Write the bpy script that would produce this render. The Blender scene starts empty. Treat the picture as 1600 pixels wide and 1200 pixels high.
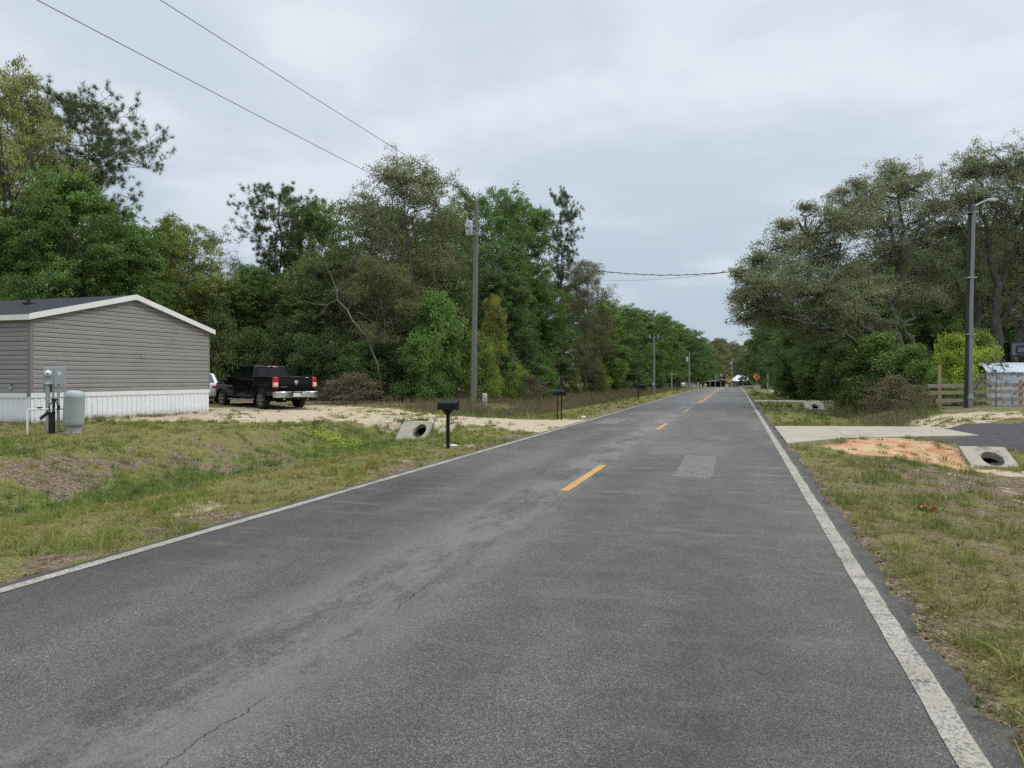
import bpy, bmesh, math, random
import numpy as np
from mathutils import Vector, Matrix
R = math.radians
sc = bpy.context.scene
COL = sc.collection
rng = np.random.default_rng(7)
random.seed(5)

# ------------------------------------------------------------------ camera
F = 1109.0; CX, HY = 800.0, 590.0; EYE = 1.58; TH = math.atan(350 / F)
CT, ST = math.cos(TH), math.sin(TH)
cam = bpy.data.cameras.new('camera'); cam.sensor_width = 36; cam.lens = F / 1600 * 36
cam.shift_y = -10 / 1600; cam.clip_end = 6000; cam.clip_start = .05
co = bpy.data.objects.new('camera', cam); COL.objects.link(co)
co.location = (0, 0, EYE); co.rotation_euler = (R(90), 0, TH); sc.camera = co

def w2(x, z):                     # lateral and forward metres from the viewpoint -> X, Y
    return x * CT - z * ST, x * ST + z * CT
def at(px, py, z):                # a bearing and a distance -> a point of the place
    X, Y = w2((px - CX) / F * z, z)
    return Vector((X, Y, EYE + (HY - py) / F * z))
def px_of(X, Y):
    x = X * CT + Y * ST; z = -X * ST + Y * CT
    return CX + F * x / z, z

# ------------------------------------------------------------------ numpy noise
def _h(i, j, s):
    n = (i.astype(np.int64) * 374761393 + j.astype(np.int64) * 668265263 + s * 974634777) & 0x7fffffff
    n = ((n ^ (n >> 13)) * 1274126177) & 0x7fffffff
    return ((n ^ (n >> 16)) & 0xffff) / 65535.0
def vnoise(X, Y, s=0):
    i = np.floor(X); j = np.floor(Y); u = X - i; v = Y - j
    u = u * u * (3 - 2 * u); v = v * v * (3 - 2 * v)
    a = _h(i, j, s); b = _h(i + 1, j, s); c = _h(i, j + 1, s); d = _h(i + 1, j + 1, s)
    return (a * (1 - u) + b * u) * (1 - v) + (c * (1 - u) + d * u) * v
def fbm(X, Y, f, s=0, o=4):
    t = 0; a = .5; n = 0
    for k in range(o):
        t = t + a * vnoise(X * f + 17.3 * k, Y * f - 9.1 * k, s + k); n += a; a *= .5; f *= 2.03
    return t / n
def sst(a, b, x):
    t = np.clip((x - a) / (b - a), 0, 1); return t * t * (3 - 2 * t)
def sdf(poly, X, Y):              # >0 inside
    P = np.array(poly, float); n = len(P); d = np.full(X.shape, 1e9); ins = np.zeros(X.shape, bool)
    for k in range(n):
        a, b = P[k], P[(k + 1) % n]; e = b - a
        wx, wy = X - a[0], Y - a[1]
        t = np.clip((wx * e[0] + wy * e[1]) / (e @ e), 0, 1)
        d = np.minimum(d, np.hypot(wx - t * e[0], wy - t * e[1]))
        c = ((a[1] > Y) != (b[1] > Y))
        with np.errstate(divide='ignore', invalid='ignore'):
            xi = (b[0] - a[0]) * (Y - a[1]) / (b[1] - a[1]) + a[0]
        ins ^= c & (X < xi)
    return np.where(ins, d, -d)

# ------------------------------------------------------------------ mesh builder
class MB:
    def __init__(s): s.v = []; s.f = []
    def add(s, vs, fs):
        o = len(s.v); s.v += [tuple(p) for p in vs]; s.f += [tuple(i + o for i in f) for f in fs]; return s
    def poly(s, pts): return s.add(pts, [tuple(range(len(pts)))])
    def box(s, c, d, rz=0, m=None):
        x, y, z = d[0] / 2, d[1] / 2, d[2] / 2; c = Vector(c)
        vs = [Vector((i * x, j * y, k * z)) for k in (-1, 1) for j in (-1, 1) for i in (-1, 1)]
        if rz: rm = Matrix.Rotation(rz, 3, 'Z'); vs = [rm @ v for v in vs]
        if m is not None: vs = [m @ v for v in vs]
        return s.add([v + c for v in vs], [(0, 2, 3, 1), (4, 5, 7, 6), (0, 1, 5, 4), (2, 6, 7, 3), (0, 4, 6, 2), (1, 3, 7, 5)])
    def box2(s, a, b): return s.box([(a[i] + b[i]) / 2 for i in range(3)], [abs(b[i] - a[i]) for i in range(3)])
    def bar(s, p, q, w, h):       # square bar from p to q
        p, q = Vector(p), Vector(q); d = (q - p).normalized()
        u = d.cross(Vector((0, 0, 1)))
        if u.length < 1e-3: u = Vector((1, 0, 0))
        u.normalize(); n = u.cross(d)
        vs = [e + u * (i * w / 2) + n * (j * h / 2) for e in (p, q) for i, j in ((-1, -1), (1, -1), (1, 1), (-1, 1))]
        return s.add(vs, [(0, 1, 2, 3), (7, 6, 5, 4), (0, 4, 5, 1), (1, 5, 6, 2), (2, 6, 7, 3), (3, 7, 4, 0)])
    def tube(s, pts, rad, n=6, caps=True):
        pts = [Vector(p) for p in pts]; k = len(pts)
        if not hasattr(rad, '__len__'): rad = [rad] * k
        vs = []; u = None
        for i in range(k):
            d = (pts[min(i + 1, k - 1)] - pts[max(i - 1, 0)])
            d = d.normalized() if d.length > 1e-9 else Vector((0, 0, 1))
            if u is None:
                u = d.cross(Vector((.13, .97, .21)))
                if u.length < 1e-3: u = d.cross(Vector((1, 0, 0)))
            u = (u - d * u.dot(d)).normalized(); b = d.cross(u)
            for a in range(n):
                t = 2 * math.pi * a / n; vs.append(pts[i] + (u * math.cos(t) + b * math.sin(t)) * rad[i])
        fs = [(i * n + a, i * n + (a + 1) % n, (i + 1) * n + (a + 1) % n, (i + 1) * n + a) for i in range(k - 1) for a in range(n)]
        if caps: fs += [tuple(range(n - 1, -1, -1)), tuple((k - 1) * n + a for a in range(n))]
        return s.add(vs, fs)
    def lathe(s, prof, n=24, c=(0, 0, 0), m=None):
        vs = []; c = Vector(c)
        for r, z in prof:
            for a in range(n):
                t = 2 * math.pi * a / n; p = Vector((r * math.cos(t), r * math.sin(t), z)); vs.append(c + (m @ p if m is not None else p))
        k = len(prof)
        fs = [(i * n + a, i * n + (a + 1) % n, (i + 1) * n + (a + 1) % n, (i + 1) * n + a) for i in range(k - 1) for a in range(n)]
        fs += [tuple(range(n - 1, -1, -1)), tuple((k - 1) * n + a for a in range(n))]
        return s.add(vs, fs)
    def prism(s, out, y0, y1, f=lambda u, v, w: (u, w, v)):   # outline (u,v) swept along w
        n = len(out)
        vs = [f(u, v, y0) for u, v in out] + [f(u, v, y1) for u, v in out]
        fs = [tuple(range(n)), tuple(range(2 * n - 1, n - 1, -1))]
        fs += [(i, i + n, (i + 1) % n + n, (i + 1) % n) for i in range(n)]
        return s.add(vs, fs)
    def build(s, name, mat, parent=None, smooth=None, bevel=0, seg=2):
        me = bpy.data.meshes.new(name); me.from_pydata(s.v, [], s.f); me.update()
        bm = bmesh.new(); bm.from_mesh(me); bmesh.ops.recalc_face_normals(bm, faces=bm.faces); bm.to_mesh(me); bm.free()
        if mat: me.materials.append(mat)
        if smooth is not None:
            me.shade_smooth(); me.set_sharp_from_angle(angle=R(smooth))
        o = bpy.data.objects.new(name, me); COL.objects.link(o)
        if parent: o.parent = parent
        if bevel:
            b = o.modifiers.new('bevel', 'BEVEL'); b.width = bevel; b.segments = seg; b.limit_method = 'ANGLE'; b.angle_limit = R(40)
        return o

def fast_mesh(name, V, Fq, mat=None, tint=None, smooth=False):   # numpy verts (n,3), faces (m,k)
    me = bpy.data.meshes.new(name); n, k = Fq.shape
    me.vertices.add(len(V)); me.vertices.foreach_set('co', np.ascontiguousarray(V, np.float32).ravel())
    me.loops.add(n * k); me.loops.foreach_set('vertex_index', np.ascontiguousarray(Fq, np.int32).ravel())
    me.polygons.add(n); me.polygons.foreach_set('loop_start', np.arange(0, n * k, k, dtype=np.int32))
    me.update(calc_edges=True)
    if smooth: me.shade_smooth()
    if tint is not None:
        if tint.ndim == 1:
            a = me.attributes.new('tint', 'FLOAT', 'FACE'); a.data.foreach_set('value', tint.astype(np.float32))
        else:
            a = me.attributes.new('tint', 'FLOAT_COLOR', 'FACE'); a.data.foreach_set('color', tint.astype(np.float32).ravel())
    if mat: me.materials.append(mat)
    return me
def link(name, me, parent=None, loc=None):
    o = bpy.data.objects.new(name, me); COL.objects.link(o)
    if parent: o.parent = parent
    if loc is not None: o.location = loc
    return o
def tag(o, label=None, cat=None, group=None, kind=None):
    for k, v in (('label', label), ('category', cat), ('group', group), ('kind', kind)):
        if v: o[k] = v
    return o
def thing(name, label, cat, loc=(0, 0, 0), rz=0, group=None):
    o = bpy.data.objects.new(name, None); COL.objects.link(o); o.location = loc; o.rotation_euler = (0, 0, rz)
    o.empty_display_size = .2
    return tag(o, label, cat, group)

# ------------------------------------------------------------------ materials
class N:
    def __init__(s, name):
        s.m = bpy.data.materials.new(name); s.m.use_nodes = True; s.t = s.m.node_tree
        s.b = s.t.nodes['Principled BSDF']; s.out = s.t.nodes['Material Output']
    def n(s, ty, ins=None, **kw):
        x = s.t.nodes.new(ty)
        for k, v in kw.items(): setattr(x, k, v)
        for k, v in (ins or {}).items(): s.set(x.inputs[k], v)
        return x
    def set(s, sock, v):
        if isinstance(v, bpy.types.NodeSocket): s.t.links.new(v, sock)
        elif isinstance(v, tuple) and len(v) == 3 and sock.type == 'RGBA': sock.default_value = (*v, 1)
        else: sock.default_value = v
    def pos(s): return s.n('ShaderNodeTexCoord').outputs['Object']
    def wpos(s): return s.n('ShaderNodeNewGeometry').outputs['Position']
    def xyz(s, v): x = s.n('ShaderNodeSeparateXYZ', {0: v}); return x.outputs
    def ma(s, op, a, b=0.0, c=0.0, clamp=False):
        x = s.n('ShaderNodeMath', operation=op, use_clamp=clamp); s.set(x.inputs[0], a); s.set(x.inputs[1], b); s.set(x.inputs[2], c); return x.outputs[0]
    def mr(s, v, a, b, c=0.0, d=1.0, smooth=True):
        x = s.n('ShaderNodeMapRange', {'Value': v, 'From Min': a, 'From Max': b, 'To Min': c, 'To Max': d}, interpolation_type='SMOOTHSTEP' if smooth else 'LINEAR'); return x.outputs[0]
    def mix(s, f, a, b, blend='MIX'):
        x = s.n('ShaderNodeMix', data_type='RGBA', blend_type=blend); s.set(x.inputs[0], f); s.set(x.inputs[6], a); s.set(x.inputs[7], b); return x.outputs[2]
    def mapv(s, v, scale=(1, 1, 1), loc=(0, 0, 0), rot=(0, 0, 0)):
        return s.n('ShaderNodeMapping', {'Vector': v, 'Scale': scale, 'Location': loc, 'Rotation': rot}).outputs[0]
    def noise(s, v, scale, detail=4, rough=.55, out=0, dist=0.0):
        return s.n('ShaderNodeTexNoise', {'Vector': v, 'Scale': scale, 'Detail': detail, 'Roughness': rough, 'Distortion': dist}).outputs[out]
    def voro(s, v, scale, out='Distance', feature='F1', rnd=1.0):
        return s.n('ShaderNodeTexVoronoi', {'Vector': v, 'Scale': scale, 'Randomness': rnd}, feature=feature).outputs[out]
    def ramp(s, f, stops):
        x = s.n('ShaderNodeValToRGB', {0: f}); e = x.color_ramp.elements
        while len(e) < len(stops): e.new(.5)
        for i, (p, c) in enumerate(stops): e[i].position = p; e[i].color = (*c, 1)
        return x.outputs[0]
    def bump(s, h, strength=.3, dist=.01, nrm=None):
        ins = {'Height': h, 'Strength': strength, 'Distance': dist}
        if nrm is not None: ins['Normal'] = nrm
        return s.n('ShaderNodeBump', ins).outputs[0]
    def attr(s, name, out='Color'): return s.n('ShaderNodeAttribute', attribute_name=name).outputs[out]
    def fin(s, col=None, rough=None, spec=None, metal=None, nrm=None, **kw):
        for k, v in (('Base Color', col), ('Roughness', rough), ('Specular IOR Level', spec), ('Metallic', metal), ('Normal', nrm)):
            if v is not None: s.set(s.b.inputs[k], v)
        for k, v in kw.items(): s.set(s.b.inputs[k.replace('_', ' ')], v)
        return s.m

def plain(name, col, rough=.6, metal=0.0, spec=.4, var=.25, scale=6.0, bump=.0, bscale=60., dirt=None, **kw):
    n = N(name); p = n.pos()
    f = n.noise(p, scale, 6, .6)
    c = n.mix(f, tuple(x * (1 - var) for x in col), tuple(min(1, x * (1 + var)) for x in col))
    if dirt:
        d = n.mr(n.noise(p, scale * .6, 8, .7), .5, .75, 0, dirt[1]); c = n.mix(d, c, dirt[0])
    r = n.mr(n.noise(p, scale * 2.3, 4), .2, .8, max(0, rough - .08), min(1, rough + .1))
    nr = n.bump(n.noise(p, bscale, 5), bump, .01) if bump else None
    return n.fin(c, r, spec, metal, nr, **kw)
# ------------------------------------------------------------------ terrain
def prof(d, pts):
    a = np.array(pts); return np.interp(d, a[:, 0], a[:, 1])
def longp(Y):
    Yc = np.clip(Y, 70, 300); return -5.7e-5 * (Yc - 70) ** 2
RL, RR = -5.36, 1.12              # road edges
DRIVE_L = [(-5.2, 20.2), (-7.2, 21.3), (-10, 22.5), (-12, 22.2), (-14.8, 19.8), (-17.5, 17.6), (-19.8, 17.4), (-20.4, 24), (-22.5, 26.2), (-19, 29.4),
           (-15, 28.6), (-11, 26.6), (-7, 25.7), (-5.2, 26.6)]
CLAY_R = [(1.8, 18.5), (2.7, 20.2), (4.6, 21.3), (5.1, 19.6), (5.1, 18.2), (4.6, 17.0), (3.4, 16.7), (2.4, 17.4)]
SAND_R = [(4.3, 17.7), (6.6, 18.5), (8.2, 18.2), (7.6, 16.6), (5.6, 16.2), (4.4, 16.7)]
GRAVEL_R = [(4.4, 20.95), (5.1, 19.9), (6.4, 19.5), (8.6, 18.9), (20, 19.5), (26, 24), (20, 29.5), (10, 27.6), (6.6, 26.6), (6.0, 25.9), (6.3, 22.4)]
BANK_R = [(5.6, 26.4), (7.2, 27.0), (12, 28.4), (17, 29.6), (16, 31.5), (11, 30.2), (8, 31.5), (6.2, 30.2), (5.2, 28)]
def zt(X, Y):
    X = np.asarray(X, float); Y = np.asarray(Y, float)
    p = longp(Y)
    d = RL - X
    A = prof(d, [(-9, -.07), (-.2, -.07), (0, -.035), (1.2, -.06), (2.8, -.15), (4.3, -.55), (5.7, -.55), (7.6, .08), (9, .12), (14, .22), (30, .35)])
    B = prof(d, [(-9, -.07), (-.2, -.07), (0, -.035), (1.2, -.05), (3.0, -.2), (4.4, -.3), (6.2, 0), (9, .2), (14, .3), (30, .4)])
    Fl = prof(d, [(-9, -.07), (-.2, -.07), (0, -.02), (4, .0), (7, .08), (14, .22), (30, .35)])
    k = sst(21.9, 22.5, Y) * (1 - sst(26.3, 29, Y)) if True else 0
    k = np.maximum(k, sst(19.4, 20.6, Y) * (1 - sst(26.3, 29, Y)) * (d < 2.5) * sst(2.5, .8, d))
    L = np.where(Y < 24, A, B); L = L * (1 - k) + Fl * k
    d = X - RR
    A = prof(d, [(-9, -.07), (-.2, -.07), (0, -.04), (.8, -.06), (2.2, -.17), (3.6, -.4), (5.2, -.4), (7, -.12), (9, .08), (14, .2), (40, .3)])
    B = prof(d, [(-9, -.07), (-.2, -.07), (0, -.04), (1.3, -.1), (2.9, -.34), (4.1, -.34), (6.4, .08), (9, .2), (14, .25), (40, .3)])
    Fl = prof(d, [(-9, -.07), (-.2, -.07), (0, -.05), (5, -.03), (8, .06), (14, .2), (40, .3)])
    k = sst(18.3, 20.2, Y) * (1 - sst(25.6, 27.8, Y))
    k = np.maximum(k, sst(47.4, 49.2, Y) * (1 - sst(52.5, 54, Y)))
    k = np.maximum(k, sst(93.5, 95.5, Y) * (1 - sst(99, 101, Y)))
    Rr = np.where(Y < 23, A, B); Rr = Rr * (1 - k) + Fl * k
    Rr = Rr + .18 * np.exp(-((X - 9.6) / 3.2) ** 2 - ((Y - 32.5) / 3.2) ** 2)
    z = np.where(X < -2, L, Rr)
    off = np.clip(np.maximum(RL - X, X - RR) / .8, 0, 1)
    z = z + off * ((fbm(X, Y, .55, 3, 3) - .5) * .1 + (fbm(X, Y, 2.6, 8, 3) - .5) * .045)
    return z + p
def zg(X, Y): return float(zt(np.array([X]), np.array([Y]))[0])
def gnd(px, z, dz=0):             # point of the terrain on a bearing, z metres ahead
    X, Y = w2((px - CX) / F * z, z); return Vector((X, Y, zg(X, Y) + dz))

def zones(X, Y):
    n1 = fbm(X, Y, .9, 21, 5) - .5; n2 = fbm(X, Y, 3.5, 31, 4) - .5; n3 = fbm(X, Y, .28, 41, 4)
    nz = n1 * 1.5 + n2 * .9
    sand = sst(-.25, .35, sdf(DRIVE_L, X, Y) + nz * 1.3)
    # the grass median of the sand track and the scuffed spots of its edges
    sand = sand * (1 - .75 * sst(.05, .3, n1 + .6 * n2 - .02) * (X < -7))
    sand = np.maximum(sand, .9 * sst(-.2, .3, sdf(SAND_R, X, Y) + nz * 1.1))
    bank = sst(-.3, .4, sdf(BANK_R, X, Y) + nz * 1.5)
    sand = np.maximum(sand, bank * .6)
    clay = .95 * sst(-.15, .55, sdf(CLAY_R, X, Y) + nz * 1.5) * (1 - .5 * sst(.08, .22, n2 + n1 * .4))
    clay = np.maximum(clay, sst(.0, .3, sdf([(6.25, 18.4), (6.4, 19.4), (8, 18.8), (8, 18.1)], X, Y) + nz * .3))
    gravel = sst(-.06, .12, sdf(GRAVEL_R, X, Y) + n2 * .5)
    # litter and bare soil
    bl = sst(-13.6, -12.2, X) * (1 - sst(-10.6, -9.2, X)) * (1 - sst(15, 20, Y)) * sst(-.12, .18, n1 + n2 * 1.1 - .01) * .85
    dirt = bl
    shoulder = sst(RL - 1.2, RL - .5, X) * (1 - sst(RL - .02, RL + .1, X)) * (1 - sst(40, 60, Y)) * .85
    dirt = np.maximum(dirt, shoulder * sst(-.08, .15, n1 + n2))
    sand = np.maximum(sand, .5 * sst(RL - 1.9, RL - 1.3, X) * (1 - sst(RL - .7, RL - .3, X)) * (1 - sst(18, 24, Y)) * sst(.12, .34, n1 + n2 * .9))
    rs = sst(RR + .05, RR + .4, X) * (1 - sst(15, 19, Y))
    dirt = np.maximum(dirt, rs * (.45 + .55 * sst(1.0, 2.6, X - RR)) * sst(-.14, .1, n1 + n2 * 1.1 + .115))
    sand = np.maximum(sand, rs * .55 * sst(1.3, 3, X - RR) * sst(.13, .25, n1 * .8 + n2))
    edge = (1 - sst(RR + .05, RR + .32 + .3 * n1, X)) * (X > RR - .4)
    dirt = np.maximum(dirt, edge * .8)
    dirt = np.maximum(dirt, .9 * sst(-15.5, -19, X) * sst(28.5, 31, Y) * sst(-.25, .1, n1 + .12))
    dirt = np.maximum(dirt, .9 * sst(4.6, 6, X) * sst(26, 29, Y) * sst(-.2, .1, n1) * (1 - bank))
    dirt = np.maximum(dirt, .8 * sst(2.0, 3.5, X) * sst(41, 45, Y) * (1 - sst(46, 48, Y)))
    dirt = np.maximum(dirt, .8 * np.exp(-((X + 20) / 1.2) ** 2) * (Y > 14) * (Y < 25))
    lush = np.clip(sst(-8.2, -9.6, X) * sst(-12.4, -11, X) * .9 * sst(2, 10, Y) + sst(.45, .75, n3) * .5 + .5 * np.exp(-((X + 20.4) / 1.0) ** 2) * (Y < 20)
                   + .35 * sst(26, 32, Y) * (X > 0), 0, 1)
    dry = sst(-8.6, -10.5, X) * sst(27.5, 31, Y) * (1 - sst(150, 220, Y)) * .9
    return sand, clay, gravel, np.clip(dirt, 0, 1), lush, dry

SLAB_L = dict(x=(-11.0, -9.9), y=(21.65, 22.4), z=(-.58, .03), hx=-10.25, hr=.23, ht=.42, h0=.12)
SLAB_R = dict(x=(5.08, 6.02), y=(18.4, 19.4), z=(-.46, -.08), hx=5.6, hr=.22, ht=.25)
SLAB_R2 = dict(x=(4.1, 5.2), y=(47.2, 48.6), z=(-.4, .0), hx=4.7, hr=.22, ht=.27)
SLAB_R3 = dict(x=(4.1, 5.3), y=(93.2, 94.8), z=(-.42, .02), hx=4.7, hr=.25, ht=.27)

def axis(segs):
    out = [segs[0][0]]
    for a, b, s in segs:
        n = max(1, round((b - a) / s)); out += list(a + (b - a) * (np.arange(n) + 1) / n)
    return np.array(out)
gx = axis([(-1500, -300, 150), (-300, -100, 20), (-100, -44, 4), (-44, -24, 1), (-24, -15, .2), (-15, -5.1, .1), (-5.1, .9, 1.0), (.9, 8.5, .1), (8.5, 17, .22), (17, 40, 1), (40, 100, 5), (100, 300, 20), (300, 1500, 150)])
gy = axis([(-300, -20, 20), (-20, 0, 1.0), (0, 30, .1), (30, 56, .25), (56, 110, .7), (110, 200, 3), (200, 400, 10), (400, 3000, 200)])
GX, GY = np.meshgrid(gx, gy, indexing='ij')
GZ = zt(GX, GY)
ZN = zones(GX.ravel(), GY.ravel())
ni, nj = GX.shape
idx = np.arange(ni * nj).reshape(ni, nj)
FQ = np.stack([idx[:-1, :-1], idx[1:, :-1], idx[1:, 1:], idx[:-1, 1:]], -1).reshape(-1, 4)
fx = (GX[:-1, :-1] + GX[1:, 1:]).ravel() / 2; fy = (GY[:-1, :-1] + GY[1:, 1:]).ravel() / 2
keep = np.ones(len(fx), bool)
for S in (SLAB_L, SLAB_R, SLAB_R2, SLAB_R3):
    keep &= ~((fx > S['x'][0] + .12) & (fx < S['x'][1] - .12) & (fy > S['y'][0] + .12) & (fy < S['y'][1] - .1))
V = np.stack([GX.ravel(), GY.ravel(), GZ.ravel()], -1)
za = np.stack([ZN[0], ZN[1], ZN[3], np.ones_like(ZN[0])], -1); zb = np.stack([ZN[2], ZN[4], ZN[5], np.ones_like(ZN[0])], -1)

def ground_mat():
    n = N('ground_soil'); p = n.wpos()
    A = n.n('ShaderNodeSeparateColor', {0: n.attr('zone_a')}).outputs; B = n.n('ShaderNodeSeparateColor', {0: n.attr('zone_b')}).outputs
    n1 = n.noise(p, 1.1, 8, .62); n2 = n.noise(p, 7, 8, .7); n3 = n.noise(p, 38, 5, .7); n4 = n.noise(p, .35, 4)
    vor = n.voro(p, 55, 'Color'); vs = n.n('ShaderNodeSeparateColor', {0: vor}).outputs
    g = n.ramp(n1, [(.3, (.14, .095, .055)), (.43, (.175, .14, .06)), (.54, (.17, .155, .052)), (.7, (.125, .14, .04))])
    g = n.mix(n.mr(n4, .4, .62, 0, .6), g, (.19, .172, .062))
    g = n.mix(n.ma('MULTIPLY', B[1], .75), g, (.12, .155, .036))
    g = n.mix(n.ma('MULTIPLY', B[2], .8), g, n.mix(n2, (.15, .11, .065), (.25, .19, .12)))
    g = n.mix(1.0, g, n.mix(n.mr(n3, .3, .72), (.32, .31, .3), (1.7, 1.7, 1.65)), 'MULTIPLY')
    d = n.mix(n.mr(n2, .3, .7), (.075, .05, .03), (.245, .18, .11))
    d = n.mix(n.mr(vs[0], .75, .95), d, (.33, .27, .2)); d = n.mix(n.mr(vs[1], .8, .95), d, (.06, .04, .03))
    s = n.mix(n.mr(n2, .25, .75), (.36, .28, .19), (.56, .46, .33)); s = n.mix(n.mr(n3, .55, .75, 0, .5), s, (.24, .18, .12))
    c = n.mix(n.mr(n1, .35, .62), (.43, .19, .09), (.54, .37, .22)); c = n.mix(n.mr(n2, .5, .72, 0, .6), c, (.36, .135, .055))
    gr = n.mix(n.mr(vs[2], .1, .95), (.028, .027, .028), (.13, .125, .125)); gr = n.mix(n.mr(n2, .6, .8, 0, .5), gr, (.2, .17, .13))
    wob = n.ma('MULTIPLY', n.ma('SUBTRACT', n2, .5), .8)
    def msk(a, lo=.3, hi=.62): return n.mr(n.ma('ADD', a, wob), lo, hi)
    col = n.mix(msk(A[2], .25, .7), g, d); col = n.mix(msk(B[0], .4, .55), col, gr); col = n.mix(msk(A[0]), col, s); col = n.mix(msk(A[1]), col, c)
    h = n.ma('ADD', n.ma('MULTIPLY', n3, .6), n2)
    return n.fin(col, .95, .15, nrm=n.bump(h, .8, .05))
GM = ground_mat()
def ground_piece(name, sel):
    f = FQ[sel]; u, inv = np.unique(f, return_inverse=True)
    me = fast_mesh(name, V[u], inv.reshape(f.shape), GM, smooth=True)
    for nm, arr in (('zone_a', za), ('zone_b', zb)):
        a = me.attributes.new(nm, 'FLOAT_COLOR', 'POINT'); a.data.foreach_set('color', arr[u].astype(np.float32).ravel())
    return tag(link(name, me), kind='structure')
dl = sdf(DRIVE_L, fx, fy) + (fbm(fx, fy, .9, 21, 4) - .5) * 1.6 > 0
gr_ = sdf(GRAVEL_R, fx, fy) + (fbm(fx, fy, 3.5, 31, 4) - .5) * .5 > 0
ground_piece('ground', keep & ~dl & ~gr_)
ground_piece('sand_driveway', keep & dl)
ground_piece('gravel_driveway', keep & gr_)

# ------------------------------------------------------------------ road
def asphalt():
    n = N('asphalt'); p = n.wpos(); x, y, z = n.xyz(p)
    vo = n.n('ShaderNodeTexVoronoi', {'Vector': p, 'Scale': 185.0}); r = n.n('ShaderNodeSeparateColor', {0: vo.outputs['Color']}).outputs
    vo2 = n.n('ShaderNodeTexVoronoi', {'Vector': p, 'Scale': 260.0}); r2 = n.n('ShaderNodeSeparateColor', {0: vo2.outputs['Color']}).outputs
    big = n.noise(n.mapv(p, (1, .22, 1)), .55, 6, .6); mid = n.noise(p, 2.6, 7, .65); fine = n.noise(p, 14, 6, .7)
    c = n.ramp(r[0], [(0, (.016, .0142, .0128)), (.42, (.046, .0415, .0375)), (.76, (.090, .082, .075)), (1, (.26, .24, .215))])
    c = n.mix(.35, c, n.ramp(r2[1], [(0, (.02, .018, .0165)), (.6, (.066, .060, .055)), (1, (.24, .22, .198))]))
    k = n.ma('ADD', n.ma('MULTIPLY', n.ma('SUBTRACT', big, .5), 1.7), n.ma('MULTIPLY', n.ma('SUBTRACT', mid, .5), .75))
    c = n.mix(1.0, c, n.mix(n.mr(k, -.45, .45), (.58, .568, .555), (1.6, 1.57, 1.52)), 'MULTIPLY')
    # polished wheel paths
    def band(cx, w): return n.mr(n.ma('ABSOLUTE', n.ma('SUBTRACT', x, cx)), 0, w, 1, 0)
    wp = n.ma('MAXIMUM', n.ma('MAXIMUM', band(-4.45, .55), band(-3.1, .5)), n.ma('MAXIMUM', band(-1.45, .5), band(.05, .55)))
    c = n.mix(n.ma('MULTIPLY', wp, n.mr(big, .3, .7, .25, .8)), c, n.mix(1.0, c, (.68, .68, .7), 'MULTIPLY'))
    # worn pale surface along the middle joint and across the lanes
    jag = n.noise(n.mapv(p, (1.4, .5, 1)), 1.0, 9, .72)
    cen = n.ma('MULTIPLY', band(-2.55, .95), n.mr(n.ma('ADD', jag, n.ma('MULTIPLY', fine, .25)), .53, .68))
    st = n.noise(n.mapv(p, (.55, 2.6, 1), (3, 1, 0)), 1.0, 8, .7)
    strk = n.ma('MULTIPLY', n.mr(n.ma('ADD', st, n.ma('MULTIPLY', fine, .2)), .64, .78), n.mr(y, 4, 12, .35, 1))
    zone = n.ma('MULTIPLY', n.mr(n.noise(n.mapv(p, (.5, .2, 1), (9, 0, 0)), 1, 5), .5, .68), n.mr(fine, .35, .62, .2, 1))
    zone = n.ma('MULTIPLY', zone, n.mr(y, 8, 15, 0, .8))
    w = n.ma('MAXIMUM', n.ma('MULTIPLY', cen, .75), n.ma('MAXIMUM', n.ma('MULTIPLY', strk, .75), n.ma('MULTIPLY', zone, .7)))
    c = n.mix(w, c, n.mix(r[1], (.125, .117, .104), (.25, .235, .205)))
    # cracks: the long joint and a few short ones
    wob = n.ma('MULTIPLY', n.ma('SUBTRACT', n.noise(n.mapv(p, (.0, 1, 0)), 1.1, 7, .7), .5), .42)
    dj = n.ma('ABSOLUTE', n.ma('SUBTRACT', n.ma('ADD', x, 2.22), wob))
    cw = n.mr(n.noise(n.mapv(p, (0, 1, 0), (0, 7, 0)), .8, 3), .40, .64, .0, .006)
    cr = n.ma('LESS_THAN', dj, n.ma('MULTIPLY', cw, n.mr(fine, .3, .6, .3, 1.4)))
    ed = n.voro(n.n('ShaderNodeVectorMath', {0: p, 1: n.noise(p, 2.5, 5, .6, 1)}, operation='ADD').outputs[0], .8, feature='DISTANCE_TO_EDGE')
    sm = n.ma('MULTIPLY', n.ma('LESS_THAN', ed, .006), n.mr(n.noise(n.mapv(p, (1, 1, 1), (4, 4, 0)), .5, 3), .62, .68))
    c = n.mix(n.ma('MAXIMUM', n.ma('MULTIPLY', cr, .7), n.ma('MULTIPLY', sm, .8), clamp=True), c, (.012, .011, .011))
    edge = n.ma('MULTIPLY', n.mr(x, RR - .13, RR - .06, 0, 1), n.mr(n.ma('ADD', fine, n.ma('MULTIPLY', mid, .5)), .5, .85, .95, .25))
    c = n.mix(edge, c, n.mix(r[2], (.012, .0115, .011), (.06, .056, .052)))
    ro = n.mr(n.ma('ADD', big, n.ma('MULTIPLY', wp, -.15)), .25, .7, .50, .72)
    hh = n.ma('ADD', n.ma('MULTIPLY', vo.outputs['Distance'], -1.0), n.ma('MULTIPLY', fine, .6))
    return n.fin(c, ro, .42, nrm=n.bump(hh, .75, .008))
AS = asphalt()
ry = axis([(-30, 0, 1), (0, 30, .06), (30, 60, .3), (60, 300, 2), (300, 320, 10)])
jl = (fbm(ry, ry * 0 + 3, 1.5, 61, 5) - .5) * .10
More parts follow.
